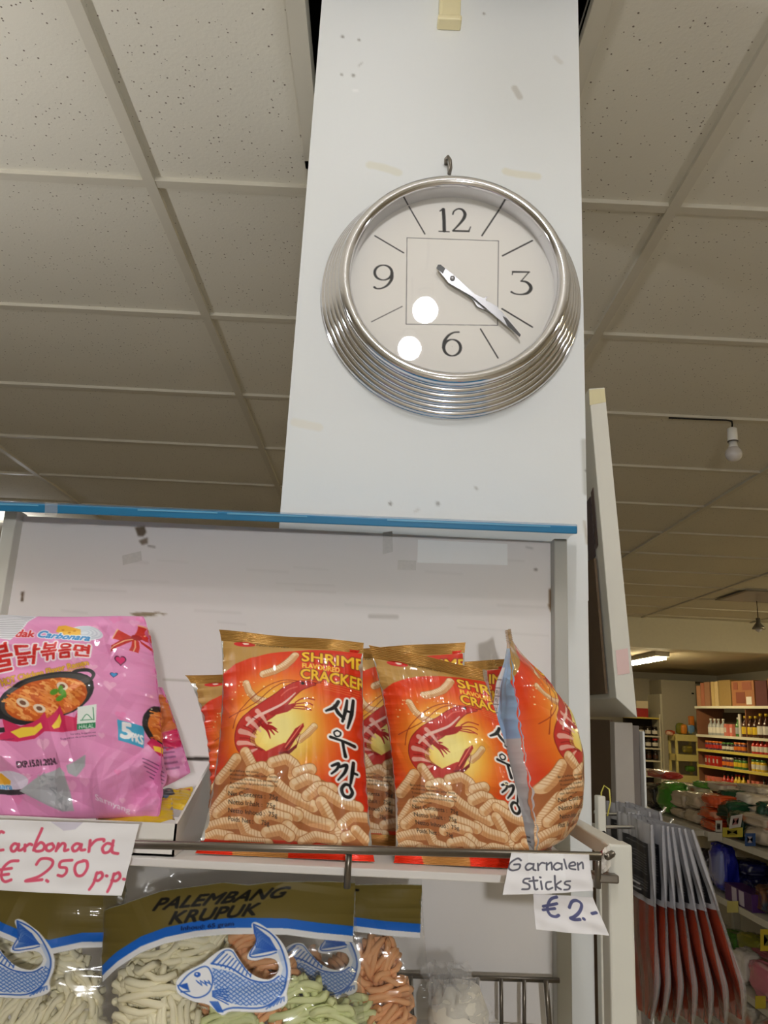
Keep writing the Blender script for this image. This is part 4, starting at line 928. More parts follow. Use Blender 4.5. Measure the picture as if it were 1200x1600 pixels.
GARN = k6([[(612, 140), (595, 130), (562, 150), (552, 175), (568, 190), (600, 182), (606, 160), (578, 160)],
           [(672, 158), (648, 155), (634, 172), (645, 188), (668, 175)], [(674, 156), (672, 182), (684, 188)],
           [(694, 155), (696, 188)], [(696, 168), (712, 152), (730, 154)],
           [(738, 152), (738, 186)], [(738, 165), (760, 150), (764, 184)],
           [(812, 158), (788, 152), (772, 170), (784, 186), (806, 178)], [(812, 156), (812, 184)],
           [(824, 135), (836, 180)], [(848, 168), (878, 162), (872, 148), (852, 156), (852, 178), (880, 184)], [(890, 152), (894, 186)], [(892, 164), (914, 150), (918, 180)],
           [(655, 230), (630, 232), (622, 246), (650, 258), (648, 278), (616, 280)], [(672, 222), (678, 276), (690, 278)], [(652, 242), (692, 238)], [(708, 242), (712, 278)], [(704, 222), (708, 224)],
           [(758, 244), (736, 248), (732, 268), (742, 280), (764, 272)], [(776, 214), (780, 282)], [(806, 240), (782, 262), (806, 280)], [(852, 240), (830, 242), (826, 254), (850, 264), (846, 280), (822, 282)]])
def garn_x(cv):
    cv.poly([(824, 1330), (880, 1332), (884, 1388), (830, 1392)], (248, 248, 250), .6)
card('price_card', 'white handwritten Garnalen sticks card on the right end of the front rail', [(799, 1332.5), (920, 1335), (927, 1392), (785, 1398)], .690, GARN, (84, 84, 98), 2.6, garn_x, (250, 120), .003)
EUR = k6([[(788, 320), (758, 330), (742, 370), (755, 408), (782, 418), (798, 410)], [(722, 366), (788, 352)], [(722, 384), (778, 376)],
          [(850, 372), (862, 344), (888, 338), (910, 356), (902, 390), (872, 416), (856, 424), (872, 430), (900, 428)], [(918, 426), (922, 428)], [(962, 402), (984, 398)]])
card('price_card', 'small white slip with the euro price in blue ink, below the Garnalen card', [(833, 1396), (926, 1402), (952, 1462), (837, 1452)], .695, EUR, (78, 82, 128), 4.2, None, (240, 130), .002)
sc_ = Canvas(60, 60, lambda p: np.asarray(p, float).reshape(-1, 2), (232, 226, 216), k=1); sc_.poly([(0, 0), (22, 0), (18, 14), (2, 16)], (110, 40, 40))
Cs = [PY(932, 1332, .716), PY(953, 1318, .716), PY(955, 1352, .712), PY(933, 1370, .712)]
U, V = uvgrid(60, 60, 0, 1)
P = Cs[0] * ((1 - U) * (1 - V))[..., None] + Cs[1] * (U * (1 - V))[..., None] + Cs[2] * (U * V)[..., None] + Cs[3] * ((1 - U) * V)[..., None]
P[..., 1] += .003 * creases(U, V, 5, 9, .12) - .004 * np.sin(np.pi * U)
tag(link('paper_scrap', grid_mesh('paper_scrap', P, printed('paper', .6, 0, .05, 80.), sc_.sample(U, V))), 'crumpled scrap of white paper stuck at the top of the front post', 'paper')

# ------------------------------------------------------------------ krupuk bags on the lower shelf
def r5(p): p = np.asarray(p, float).reshape(-1, 2); return np.stack([200 + p[:, 0] * .4, 1300 + p[:, 1] * .4], 1)
QK = [(160, 1352), (556, 1350), (590, 1732), (134, 1732)]
def krupuk_art(w=430, h=410, peak=False):
    cv = Canvas(w, h, lambda p: invbil(QK, r5(p)) * np.array([w, h]), (235, 235, 232), 0., k=w / 1000.)
    OL, BL_, WH = (112, 98, 44), (24, 104, 206), (232, 234, 238)
    ub = [(-120, 560), (-40, 500), (60, 440), (160, 402), (280, 376), (400, 364), (500, 362), (640, 364), (760, 380), (900, 392)]
    top = [(-120, 330), (0, 300), (140, 250), (300, 226), (380, 212), (480, 224), (560, 212), (700, 208), (800, 206), (900, 208)]
    if peak: ub = [(-120, 420), (0, 400), (60, 430), (120, 480), (230, 420), (330, 400), (420, 380), (520, 430), (640, 470), (760, 440), (900, 440)]
    cv.poly(top + [(x, y + 66) for x, y in ub][::-1], WH, 1, 1.); cv.poly(top + [(x, y + 40) for x, y in ub][::-1], BL_, 1, 1.); cv.poly(top + ub[::-1], OL, 1, 1.)
    bk = (14, 12, 10)
    if not peak:
        cv.text('PALEMBANG', [(112, 284), (622, 232), (612, 276), (106, 334)], bk, 3.5, slant=.06); cv.text('KRUPUK', [(178, 340), (520, 302), (512, 350), (172, 390)], bk, 3.5, slant=.06)
        cv.text('Inhoud: 65 gram', [(222, 398), (430, 378), (430, 398), (222, 420)], (10, 20, 60), 2)
    else:
        cv.text('PALEMBANG', [(-150, 330), (360, 240), (350, 296), (-160, 404)], bk, 3.5, slant=.05); cv.text('KRUPUK', [(60, 412), (350, 322), (340, 372), (60, 470)], bk, 3.5, slant=.05)
    BO = [(205, 632), (212, 606), (250, 574), (308, 546), (340, 520), (388, 488), (424, 486), (440, 505), (476, 556), (520, 592), (568, 604), (600, 586), (612, 556), (596, 528), (560, 522), (522, 532), (488, 526), (490, 504), (514, 470), (518, 446), (500, 396), (508, 380), (530, 384), (572, 412), (610, 446), (640, 492), (656, 544), (656, 602), (642, 650), (642, 690), (612, 712), (544, 728), (424, 726), (386, 740), (332, 702), (272, 690), (216, 664)]
    cv.poly(smooth(BO, None, 4, True)[0], (236, 238, 242), 1, 1.)
    ink = (34, 92, 190)
    inn = (np.array(BO) - (450, 590)) * .955 + (450, 590)
    body = [(345, 560), (420, 575), (500, 612), (570, 620), (615, 600), (628, 560), (610, 510), (600, 490), (620, 486), (640, 545), (640, 600), (620, 660), (560, 700), (470, 705), (400, 690), (360, 650)]
    m = cv.poly_m(body)
    cv.paint(m * .35, (120, 160, 226))
    for j in range(9):
        for i in range(26):
            x = 352 + i * 12; y = 560 + j * 17 + (6 if i % 2 else 0) + (i - 6) ** 2 * .10
            mm = cv.stroke_m([(x, y), (x + 9, y + 7), (x, y + 15)], 3.0); cv.paint(mm * m, ink)
    for i in range(10): a = i / 9; cv.stroke([(350 + 150 * a, 545 + 50 * a), (395 + 110 * a, 500 + 72 * a)], 4.5, ink)
    cv.stroke([(345, 545), (420, 560), (500, 606), (570, 614), (612, 592)], 6, ink); cv.stroke([(345, 545), (390, 498), (424, 496), (450, 530), (500, 590)], 4, ink)
    for i in range(12): a = i / 11; cv.stroke([(520 + 80 * a, 480 + 12 * a), (508 + 62 * a, 392 + 50 * a)], 4.5, ink); cv.stroke([(600, 490), (500 + 40 * a, 510 - 60 * a)], 3.5, ink)
    cv.stroke([(508, 390), (520, 450), (496, 515), (560, 512), (600, 500)], 5, ink); cv.stroke([(508, 388), (570, 420), (612, 470), (640, 545), (640, 605), (615, 665), (545, 710), (430, 712), (386, 725)], 6, ink)
    cv.stroke([(215, 632), (260, 584), (320, 556), (345, 580), (350, 620), (330, 660), (280, 676), (225, 650), (212, 630)], 5, ink); cv.ell((290, 588), 13, 10, ink); cv.ell((288, 586), 4, 3, (240, 240, 250)); cv.poly([(214, 630), (250, 620), (258, 650), (232, 640)], ink); cv.stroke([(225, 655), (258, 652)], 5, ink)
    for i in range(6): cv.stroke([(350, 650 + 4 * i), (412, 640 + 12 * i)], 4, ink); cv.stroke([(340 + 6 * i, 690), (370 + 4 * i, 728)], 4, ink); cv.stroke([(600 + 6 * i, 680 - 2 * i), (560 + 14 * i, 716 - 6 * i)], 3.5, ink)
    for k in range(14): cv.stroke([(285 + 4 * k, 610 + 3 * (k % 4)), (292 + 4 * k, 618 + 3 * (k % 5))], 3, ink)
    return cv
def cracker_nest(c, R, seed, layers=2, r=.0030, flat=.4):
    rn = random.Random(seed); mb = MB(); an = rn.uniform(0, 3.14)
    for L in range(layers):
        pts = []; rows = 5
        for i in range(rows * 14 + 1):
            t = i / (rows * 14); x = (t * 2 - 1) * R; k = math.sqrt(max(R * R - x * x, 0)); y = k * math.sin(t * rows * math.pi * 2 + L) + .0016 * math.sin(i * 1.7 + seed); x += .0022 * math.sin(i * 1.1 + 2 * seed)
            xx, yy = (x, y) if L % 2 == 0 else (y, x)
            z = (L - (layers - 1) / 2) * r * 2.1 + .003 * math.sin(i * .9 + seed) + rn.uniform(-.0008, .0008) - .3 * (x * x + y * y) / R * flat
            pts.append(np.array([c[0] + xx * math.cos(an) - yy * math.sin(an), c[1] - z, c[2] + xx * math.sin(an) + yy * math.cos(an)]))
        mb.tube(pts, [r * rn.uniform(.85, 1.15) for _ in pts], 7)
    return mb
KW = pm('krupuk_white', (255, 245, 214), .6, vary=.05); KO = pm('krupuk_orange', (240, 178, 128), .6, vary=.06); KG = pm('krupuk_green', (226, 232, 176), .6, vary=.05)
kr_film = printed('krupuk_film', .5, .12, .25, 26., film=True); kr_back = clear_film('krupuk_back_film', .04)
GK = 'krupuk bags on the lower shelf'
def krupuk_bag(label, dx, Yt, Yb, cv, seed, crk, dz=0, front=.030):
    Cq = []
    for (x, y), Y in zip(QK, (Yt, Yt, Yb, Yb)): Cq.append(PY(x + dx, y + dz, Y))
    for c in Cq[2:]: c[2] = max(c[2], zl + .001)
    f = bag_surface(Cq, front, .02, .02, .0, .0, seed, 1.2, 3.2, 0., .25)
    t = thing('krupuk_bag', (Cq[2] + Cq[3]) / 2, label, 'snack bag', GK)
    U, V = uvgrid(420, 400, 0, 1); link('printed_film', grid_mesh('printed_film', f(U, V), kr_film, cv.sample(U, V)), t)
    U, V = uvgrid(70, 60, 0, 1); link('back_film', grid_mesh('back_film', f(U, V, -1), kr_back, flip=True), t)
    for i, (px, py, R, m_, dy) in enumerate(crk):
        v = (py - QK[0][1]) / 380.; Y = Yt + (Yb - Yt) * v
        c = PY(px, py, Y + .009 + dy * 1.5)
        cracker_nest(c, R, seed * 10 + i).build('cracker', m_, t, True)
    return t
KA = krupuk_art(); KP = krupuk_art(peak=True)
krupuk_bag('krupuk bag in the middle of the lower shelf with its whole blue fish in view', 0, .79, .745, KA, 51,
           [(214, 1545, .020, KW, 0), (245, 1500, .022, KW, -.002), (300, 1490, .022, KW, 0), (235, 1560, .026, KW, -.006), (335, 1478, .018, KW, .002), (392, 1490, .022, KO, 0), (290, 1550, .024, KW, .004), (216, 1600, .022, KW, 0), (350, 1560, .024, KO, .004), (270, 1610, .024, KW, -.006), (430, 1530, .020, KO, .006), (470, 1580, .026, KG, 0), (360, 1610, .024, KG, -.004), (520, 1610, .022, KG, 0), (420, 1620, .024, KO, .004)])
krupuk_bag('krupuk bag at the lower left edge with a folded header above its blue fish', -360, .815, .79, KP, 57,
           [(10, 1510, .022, KW, 0), (60, 1500, .02, KW, .004), (100, 1520, .02, KW, 0), (120, 1560, .022, KW, -.002), (95, 1600, .024, KW, -.004), (30, 1590, .024, KW, 0), (130, 1610, .02, KW, .002), (-30, 1560, .024, KW, 0)])
krupuk_bag('krupuk bag half hidden behind the middle one, orange crackers and gold corner at its right', 104, .845, .81, KA, 63,
           [(470, 1520, .022, KO, 0), (545, 1530, .022, KO, 0), (590, 1500, .02, KO, 0), (606, 1560, .022, KO, 0), (550, 1590, .022, KG, 0), (500, 1570, .022, KG, 0), (610, 1610, .022, KO, 0)], 6, .02)
# clear plastic bag at the back of the lower shelf
def crumple(name, quad, Y, seed, mat, dep=.02, res=(70, 90), amp=.006):
    Cq = [PY(*p, Y) for p in quad]; U, V = uvgrid(res[0], res[1], 0, 1); TL, TR, BR, BL = Cq
    P = TL * ((1 - U) * (1 - V))[..., None] + TR * (U * (1 - V))[..., None] + BR * (U * V)[..., None] + BL * ((1 - U) * V)[..., None]
    P[..., 1] -= dep * np.sin(np.pi * U) * np.sqrt(V) + amp * creases(U, V, seed, 26, .06) + .002 * snoise(U, V, seed, 4, 8, True)
    P[..., 0] += .003 * snoise(U, V, seed + 1, 3, 8); P[..., 2] += .004 * snoise(U, V, seed + 2, 3, 8) * (1 - V)
    return grid_mesh(name, P, mat)
cb = thing('plastic_bag', PY(720, 1610, .86), 'crumpled clear plastic bag standing by the wire fence on the lower shelf', 'plastic bag')
link('front_film', crumple('front_film', [(660, 1506), (728, 1502), (790, 1620), (682, 1620)], .85, 71, clear_film('crumpled_film', .22, (.97, .97, .97), .08, 1.5, .5, 60., (.9, .9, .9))), cb)
link('rear_film', crumple('rear_film', [(668, 1512), (722, 1508), (772, 1620), (690, 1620)], .862, 74, clear_film('crumpled_film', .10), .008), cb)
MB().lathe([(.0, .03), (.02, .028), (.03, .005), (.028, -.03), (.0, -.035)][::-1], PY(716, 1590, .862), 'z', 16).build('contents', pm('pale_snack', (240, 234, 218), .6, bump=.15, bscale=120), cb, True)

# ------------------------------------------------------------------ hanging sauce pouches
def pouch_part(name, mat, u0, u1, v0, v1, tf, parent, n=(26, 40), cvs=None, side=0):
    W_, H_ = .125, .216
    U, V = np.meshgrid(np.linspace(u0, u1, n[0]), np.linspace(v0, v1, n[1])); y = (U - .5) * W_; z = -V * H_ + .012
    nar = 1 - .55 * np.clip((V - .74) / .26, 0, 1) ** 1.3
    t = tf(U, V) + .0012 * snoise(U, V, 3, 2.5, 6)
    if side: P = np.stack([np.full_like(y, 0) + side * (t + .0012), y * nar, z], -1); me = grid_mesh(name, P, mat, None if cvs is None else cvs.sample((U - u0) / (u1 - u0), (V - v0) / (v1 - v0)))
    else:
        a = np.stack([-t, y * nar, z], -1); b = np.stack([t, y * nar, z], -1)[:, ::-1]
        P = np.concatenate([a, b, a[:, :1]], 1); me = grid_mesh(name, P, mat)
    return link(name, me, parent, True)
def lens(U, V, v0, v1, T): return T * np.clip(np.sin(np.pi * np.clip((V - v0) / (v1 - v0), 0, 1)), 0, 1) ** .7 * np.clip(1 - np.abs(2 * U - 1) ** 2.4, 0, 1) ** .6
lc = Canvas(110, 130, lambda p: np.asarray(p, float).reshape(-1, 2), (26, 26, 30), k=1)
rl = random.Random(2); y = 10
while y < 118:
    if rl.random() > .15: lc.stroke([(8, y), (rl.uniform(50, 100), y + 1)], 2.2, (150, 150, 152), .7)
    y += 6.5
lc.stroke([(40, 108), (98, 110)], 5, (210, 210, 210)); lc.stroke([(34, 120), (90, 122)], 4, (190, 190, 190))
pouch_film = clear_film('pouch_film', .015, (.97, .97, .97), .12, 1.35, .15, 60., (.8, .8, .84)); milky_film = clear_film('milky_film', .66, (.95, .95, .96), .25, 1.35, .2, 60., (.6, .6, .64)); seam_film = clear_film('seam_film', .2, (.95, .95, .96), .15, 1.45, .3, 60., (.62, .60, .60))
sauce_m = pm('chilli_sauce', (150, 48, 14), .22, coat=.7, vary=.25, scale=60)
hx = PY(985, 1290, 1.02)
hooks = []
for Yh, px, zo, lab in ((1.02, 948, 0, 'wire peg hook carrying the row of red sauce pouches beside the front post'), (1.17, 950, .018, 'wire peg hook behind, carrying the dark pouch tops next to the leaning board')):
    a = PY(px, 1292 if zo == 0 else 1272, Yh)
    m = MB().tube([a + [-.02, 0, .002], a, a + [.066, 0, .002], a + [.078, 0, .007], a + [.081, 0, .013]], .0022, 8)
    tag(m.build('peg_hook', pm('bright_wire', (200, 198, 192), .2, metal=.9), None, True), lab, 'hook'); hooks.append(a)
def make_pouch(loc, rot, label):
    t = thing('sauce_pouch', loc, label, 'sauce pouch', 'red sauce pouches on the peg hook', rot)
    tf = lambda U, V: .0012 + lens(U, V, .30, .98, .0055)
    pouch_part('top_film', milky_film, 0, 1, 0, .40, tf, t); pouch_part('pouch_film', pouch_film, 0, 1, .40, 1, tf, t)
    pouch_part('edge_seam', seam_film, -.01, .022, 0, .97, lambda U, V: .0016 + lens(U, V, .30, .98, .0055), t, (6, 40))
    pouch_part('sauce', sauce_m, .05, .95, .40, .965, lambda U, V: .0003 + lens(U, V, .34, .98, .0045), t)
    pouch_part('label', printed('pouch_label', .45, .1, .03),   .06, .80, .10, .37, lambda U, V: .0012 + lens(U, V, .30, .98, .0055), t, (60, 70), lc, -1)
    return t
hz = hooks[0][2]; hX = hooks[0][0]
PO = [(.034, .5, 'mostly hidden by the white front post', 0), (.0455, 0, 'black label facing the front post', 0), (.050, 3, 'right behind the one with its label in view', 0), (.0545, 6.5, 'in the middle of the row', 0), (.059, 10, 'third from the outer end of the row', 2), (.0635, 13.5, 'second from the outer end of the row', 3), (.067, 18, 'outermost, swung farthest out to the right', 7)]
p0 = None
for i, (dx, ti, ds, yw) in enumerate(PO):
    L_ = (hX + dx, 1.02 - .004 * i, hz); R_ = (0.0, math.radians(-ti), math.radians(yw)); lab = 'red sauce pouch on the peg hook, ' + ds
    if p0 is None: p0 = make_pouch(L_, R_, lab)
    else: dup(p0, L_, R_, lab)
for i, (dx, ti, ds) in enumerate([(.02, 0, 'nearest the column'), (.035, -3, 'in the middle of three'), (.05, -6, 'farthest right of three')]):
    dup(p0, (hooks[1][0] + dx, 1.17, hooks[1][2]), (0, math.radians(ti), .05), 'sauce pouch on the rear peg hook, ' + ds, 'pouches on the rear peg hook')
q0 = PY(938, 1232, .99)
m = MB(); m.tube([q0 + [.0, 0, -.03], q0 + [.0, -.004, -.004], q0 + [.003, -.006, .004], q0 + [.009, -.006, .0], q0 + [.010, -.006, -.014], q0 + [.006, -.006, -.03]], .0009, 8)
tag(m.build('yellow_cord', pm('yellow_cord', (206, 196, 90), .5), None, True), 'small yellow cord looped over the top of the perforated upright', 'cord')

# ------------------------------------------------------------------ goods on the gondola along the right aisle
XG = 1.72
gd = thing('gondola', (XG + .3, 4.2, 0), 'long white gondola with three shelves running back along the right aisle', 'gondola')
bx('back_panel', (XG + .46, 2.7, 0), (XG + .48, 5.6, CZ - .42), pm('gondola_back', (196, 186, 160), .6), gd)
gm_ = pm('gondola_shelf', (206, 200, 180), .45)
SH = (CZ - .505, CZ - .785, CZ - 1.135, CZ - 1.36)
for z in SH:
    s_ = bx('shelf', (XG, 2.7, z - .03), (XG + .46, 5.6, z), gm_, gd)
for y in (3.15, 4.05, 4.95): bx('divider', (XG + .42, y, .05), (XG + .46, y + .03, CZ - .42), gm_, gd)
bx('base', (XG, 2.7, 0), (XG + .46, 5.6, .12), gm_, gd)
def pillow(name, c, d, base, spots, seed, label, cat, group=None, e=.55, wr=.10, film='shiny_wrap'):
    r = np.random.RandomState(seed); nu, nv = 44, 26
    cv = Canvas(88, 52, lambda p: np.asarray(p, float).reshape(-1, 2), base, k=1)
    for k in range(7 if spots else 0):
        col = spots[r.randint(len(spots))]; cv.ell((r.uniform(0, 88), r.uniform(8, 46)), r.uniform(3, 12), r.uniform(2, 8), col, r.uniform(0, 3), .75)
    U, V = np.meshgrid(np.linspace(0, 1, nu), np.linspace(0, 1, nv)); th = 2 * np.pi * U; ph = np.pi * (V - .5)
    def sg(x, k): return np.sign(x) * np.abs(x) ** k
    k = 1 + wr * snoise(U * 2, V, seed, 1.5, 8) + wr * .8 * snoise(np.cos(th), V * 2, seed + 1, 1.2, 6, True)
    P = np.stack([c[0] + d[0] / 2 * .96 * k * sg(np.cos(ph), e) * sg(np.cos(th), e), c[1] + d[1] / 2 * .95 * k * sg(np.cos(ph), e) * sg(np.sin(th), e), c[2] + d[2] / 2 * sg(np.sin(ph), e) * (1 + .3 * (k - 1))], -1)
    P[..., 2] += c[2] - d[2] / 2 - P[..., 2].min()
    me = grid_mesh(name, P, printed(film, .22, .7, .35, 45.), cv.sample(U, V))
    o = bpy.data.objects.new(name, me); COL.objects.link(o); me.transform(Matrix.Translation(-Vector(c))); o.location = Vector(c)
    return tag(o, label, cat, group)
_sd = [100]
def goods(name, box, base, spots, label, cat, dep=.16, dx=.02, zmin=None, group=None, e=.55, ztop=None):
    x0, y0, x1, y1 = box; X = XG + dx; _sd[0] += 1
    a = PX(x0, (y0 + y1) / 2, X); b = PX(x1, (y0 + y1) / 2, X); xm = (x0 + x1) / 2
    zt_ = PX(xm, y0, X)[2]; zb_ = PX(xm, y1, X)[2]
    if zmin is not None: zt_ = max(zt_, zmin + .03); zb_ = zmin
    if ztop: zt_ = min(zt_, ztop)
    return pillow(name, (X + dep / 2, (a[1] + b[1]) / 2, (zt_ + zb_) / 2 + .001), (dep, abs(a[1] - b[1]), zt_ - zb_), base, spots, _sd[0], label, cat, group, e)
z0_, z1_, z2_, z3_ = SH
BE = [(226, 214, 196), (190, 170, 150), (200, 120, 100)]
goods('dark_bottle_pack', (1000, 1224, 1020, 1266), (40, 36, 34), [(90, 80, 70)], 'dark wrapped pack at the far end of the gondola top beside the end panel', 'pack', zmin=z0_)
goods('red_lidded_tray', (1004, 1203, 1034, 1216), (200, 60, 50), [(230, 220, 210)], 'red and white flat pack lying high at the far end of the gondola', 'pack', dx=.12)
goods('green_bag', (1020, 1222, 1046, 1268), (70, 150, 40), [(110, 180, 60), (40, 100, 30)], 'bright green plastic bag standing at the far end of the gondola top', 'bag', zmin=z0_)
for k, (b, t_) in enumerate([((1042, 1262, 1064, 1288), 'lower left'), ((1064, 1264, 1088, 1292), 'lower right'), ((1042, 1236, 1064, 1262), 'upper left'), ((1064, 1238, 1088, 1264), 'upper right')]):
    goods('noodle_block', b, (204, 186, 158), [(226, 214, 196), (186, 164, 134)], 'beige dried noodle pack, %s of the block of four left of the orange bags' % t_, 'pack', group='beige noodle packs on the gondola', zmin=z0_ if k < 2 else None)
for k, (b, t_) in enumerate([((1084, 1281, 1120, 1304), 'bottom'), ((1085, 1261, 1114, 1281), 'middle'), ((1087, 1240, 1114, 1261), 'top')]):
    goods('orange_bag', b, (214, 84, 36), [(232, 120, 60), (190, 60, 30), (220, 180, 150)], 'orange plastic bag, %s of the stack of three on the gondola' % t_, 'bag', group='orange bags on the gondola', zmin=z0_ if k == 0 else None, dx=.0)
for k, (b, t_) in enumerate([((1128, 1268, 1150, 1298), 'lowest, sloping to the yellow tag'), ((1119, 1250, 1138, 1284), 'middle one'), ((1115, 1234, 1128, 1262), 'upper one beside the orange stack')]):
    goods('dark_green_bag', b, (16, 62, 38), [(30, 90, 56), (10, 44, 30)], 'dark green bag on the gondola, ' + t_, 'bag', group='dark green bags on the gondola', zmin=z0_ if k == 0 else None, dx=.0 + .03 * k)
for k, (b, t_) in enumerate([((1136, 1256, 1178, 1274), 'lower'), ((1126, 1238, 1172, 1256), 'upper')]):
    goods('vermicelli_pack', b, (222, 208, 188), [(230, 170, 150), (238, 232, 220)], '%s long pale vermicelli pack behind the dark green bags' % t_, 'pack', group='pale vermicelli packs', dx=.12)
for k, (b, t_) in enumerate([((1046, 1224, 1078, 1238), 'above the beige packs'), ((1100, 1222, 1132, 1238), 'above the dark green bags'), ((1140, 1226, 1185, 1240), 'at the top right of the gondola')]):
    goods('clear_pack', b, (214, 202, 180), BE, 'clear wrapped pale pack lying ' + t_, 'pack', group='clear packs on the gondola', dx=.2)
goods('green_bag', (1076, 1221, 1102, 1232), (80, 160, 50), [(120, 190, 70)], 'flat bright green bag lying on top of the gondola goods', 'bag', dx=.18)
goods('striped_pack', (1176, 1252, 1190, 1276), (20, 74, 50), [(30, 100, 70)], 'dark green end of a pack at the right edge of the gondola top', 'pack', dx=.06)
goods('striped_pack', (1188, 1256, 1214, 1280), (60, 100, 90), [(220, 210, 190), (40, 80, 70)], 'grey green pack at the right border of the picture on the gondola', 'pack', dx=.05)
for k, (b, t_) in enumerate([((1155, 1292, 1200, 1322), 'in front on the gondola edge, lower'), ((1150, 1272, 1196, 1294), 'on the gondola at the right, upper'), ((1196, 1280, 1225, 1320), 'cut by the right border of the picture')]):
    goods('rice_sheet_bag', b, (216, 200, 176), [(226, 130, 90), (238, 230, 214), (200, 90, 60)], 'clear bag with orange specks ' + t_, 'bag', group='speckled clear bags on the gondola', zmin=z0_ if k != 1 else None)
goods('dark_packet', (1080, 1328, 1101, 1382), (34, 22, 34), [(90, 60, 40), (150, 140, 150)], 'dark packet leaning left of the shiny blue one on the middle shelf', 'packet', zmin=z1_, dep=.1)
goods('blue_packet', (1102, 1320, 1131, 1393), (24, 34, 150), [(40, 60, 190), (180, 190, 220), (14, 18, 90)], 'tall shiny royal blue packet standing on the middle shelf', 'packet', zmin=z1_, dep=.09)
for k, (b, t_) in enumerate([((1126, 1362, 1168, 1388), 'at the bottom of the heap'), ((1130, 1342, 1158, 1366), 'on top of the heap')]):
    goods('navy_packet', b, (16, 18, 62), [(30, 34, 100), (150, 150, 170)], 'navy blue packet %s beside the shiny blue one' % t_, 'packet', dx=.10, group='navy packets on the middle shelf', zmin=z1_ if k == 0 else None)
for k, (b, t_) in enumerate([((1172, 1384, 1190, 1416), 'nearer the purple box'), ((1188, 1382, 1214, 1424), 'at the right border')]):
    goods('brown_packet', b, (92, 60, 40), [(130, 90, 60), (60, 90, 110), (70, 40, 26)], 'brown packet on the middle shelf, ' + t_, 'packet', zmin=z1_, group='brown packets on the middle shelf')
a = PX(1131, 1392, XG + .0); b = PX(1172, 1398, XG + .0)
pb = thing('purple_box', ((XG + .06), (a[1] + b[1]) / 2, z1_), 'low purple box with white marks at the front of the middle shelf', 'box')
bx('body', (XG + .005, b[1], z1_ + .001), (XG + .09, a[1], z1_ + .075), pm('purple_card', (74, 36, 96), .4), pb)
for f0 in (.35, .62): y_ = a[1] + (b[1] - a[1]) * f0; bx('mark', (XG + .0042, y_ - .03, z1_ + .008), (XG + .0052, y_ + .02, z1_ + .07), pm('pale_print', (200, 190, 205), .5), pb, 0)
for k, (b, c, sp, t_) in enumerate([((1122, 1456, 1150, 1482), (60, 120, 30), [(100, 160, 50), (30, 70, 20)], 'dark green packet lying left'), ((1148, 1462, 1182, 1486), (150, 150, 50), [(210, 190, 60), (70, 120, 40)], 'yellow green packet lying right'),
                                    ((1136, 1484, 1160, 1540), (214, 206, 194), [(236, 230, 224), (190, 180, 170)], 'white crinkled packet lying'), ((1158, 1490, 1204, 1510), (206, 110, 134), [(230, 170, 180), (180, 70, 100)], 'upper pink packet lying'), ((1160, 1508, 1206, 1532), (212, 120, 140), [(236, 190, 190), (180, 70, 100)], 'lower pink packet lying'),
                                    ((1168, 1532, 1212, 1568), (220, 210, 196), [(240, 236, 230), (200, 150, 140)], 'big pale packet lying')]):
    goods('snack_packet', b, c, sp, t_ + ' on the third shelf behind the pouches', 'packet', dx=(.22, .22, .02, .16, .02, .2)[k], zmin=z2_ if k in (0, 1, 2, 4) else z3_ if k == 5 else None, dep=.12, ztop=z2_ - .065 if k == 5 else None)
goods('clear_pack', (1120, 1540, 1166, 1600), (200, 192, 176), BE, 'clear pack low behind the outermost sauce pouch', 'pack', dx=.0, zmin=z3_, ztop=z2_ - .065)
goods('clear_pack', (1170, 1575, 1214, 1620), (210, 200, 184), BE, 'clear pack at the bottom right corner of the picture', 'pack', dx=.0, zmin=z3_, ztop=z2_ - .065)
def gtag(box, col, label, cat='price tag', dx=-.006, spots=None, tilt=0):
    x0, y0, x1, y1 = box; X = XG + dx
    v = [PX(x0, y0 + tilt, X), PX(x1, y0, X), PX(x1 - tilt, y1, X), PX(x0 - tilt, y1 + tilt, X)]
    m = MB(); m.prism(v, (.0015, 0, 0)); o = tag(m.build('price_tag', pm('tag_%d_%d_%d' % col, col, .5)), label, cat)
    m = MB(); w_ = [v[0] * .75 + v[2] * .25, v[1] * .75 + v[3] * .25, v[1] * .25 + v[3] * .75, v[0] * .25 + v[2] * .75]
    if spots: m.prism([p - np.array([.0008, 0, 0]) for p in w_], (.0006, 0, 0)); m.build('print', pm('tag_%d_%d_%d' % spots, spots, .5), o)
gtag((1118, 1282, 1128, 1301), (226, 222, 210), 'narrow white tag on the gondola edge under the orange bags', spots=(90, 80, 80))
gtag((1129, 1293, 1160, 1308), (214, 200, 70), 'wide yellow tag on the gondola edge under the dark green bags', spots=(170, 158, 60))
gtag((1164, 1302, 1180, 1322), (50, 90, 150), 'blue tag with a pale mark on the gondola edge', spots=(200, 190, 200))
gtag((1142, 1272, 1160, 1292), (224, 218, 212), 'tilted white tag in front of the speckled bags on the gondola', dx=-.012, spots=(190, 130, 130), tilt=3)
gtag((1086, 1298, 1100, 1306), (222, 218, 206), 'small white tag below the gondola top edge, left one'); gtag((1106, 1300, 1128, 1314), (222, 218, 206), 'small white tag below the gondola top edge, right one')
gtag((1136, 1408, 1153, 1426), (214, 204, 120), 'pale yellow tag on the edge of the middle shelf'); gtag((1092, 1384, 1106, 1396), (224, 218, 204), 'white tag on the middle shelf edge under the blue packet')
gtag((1188, 1452, 1212, 1486), (226, 200, 50), 'bright yellow card at the right border over the pink packets', spots=(120, 120, 60)); gtag((1180, 1556, 1196, 1576), (222, 200, 60), 'yellow tag on the lowest visible shelf edge')

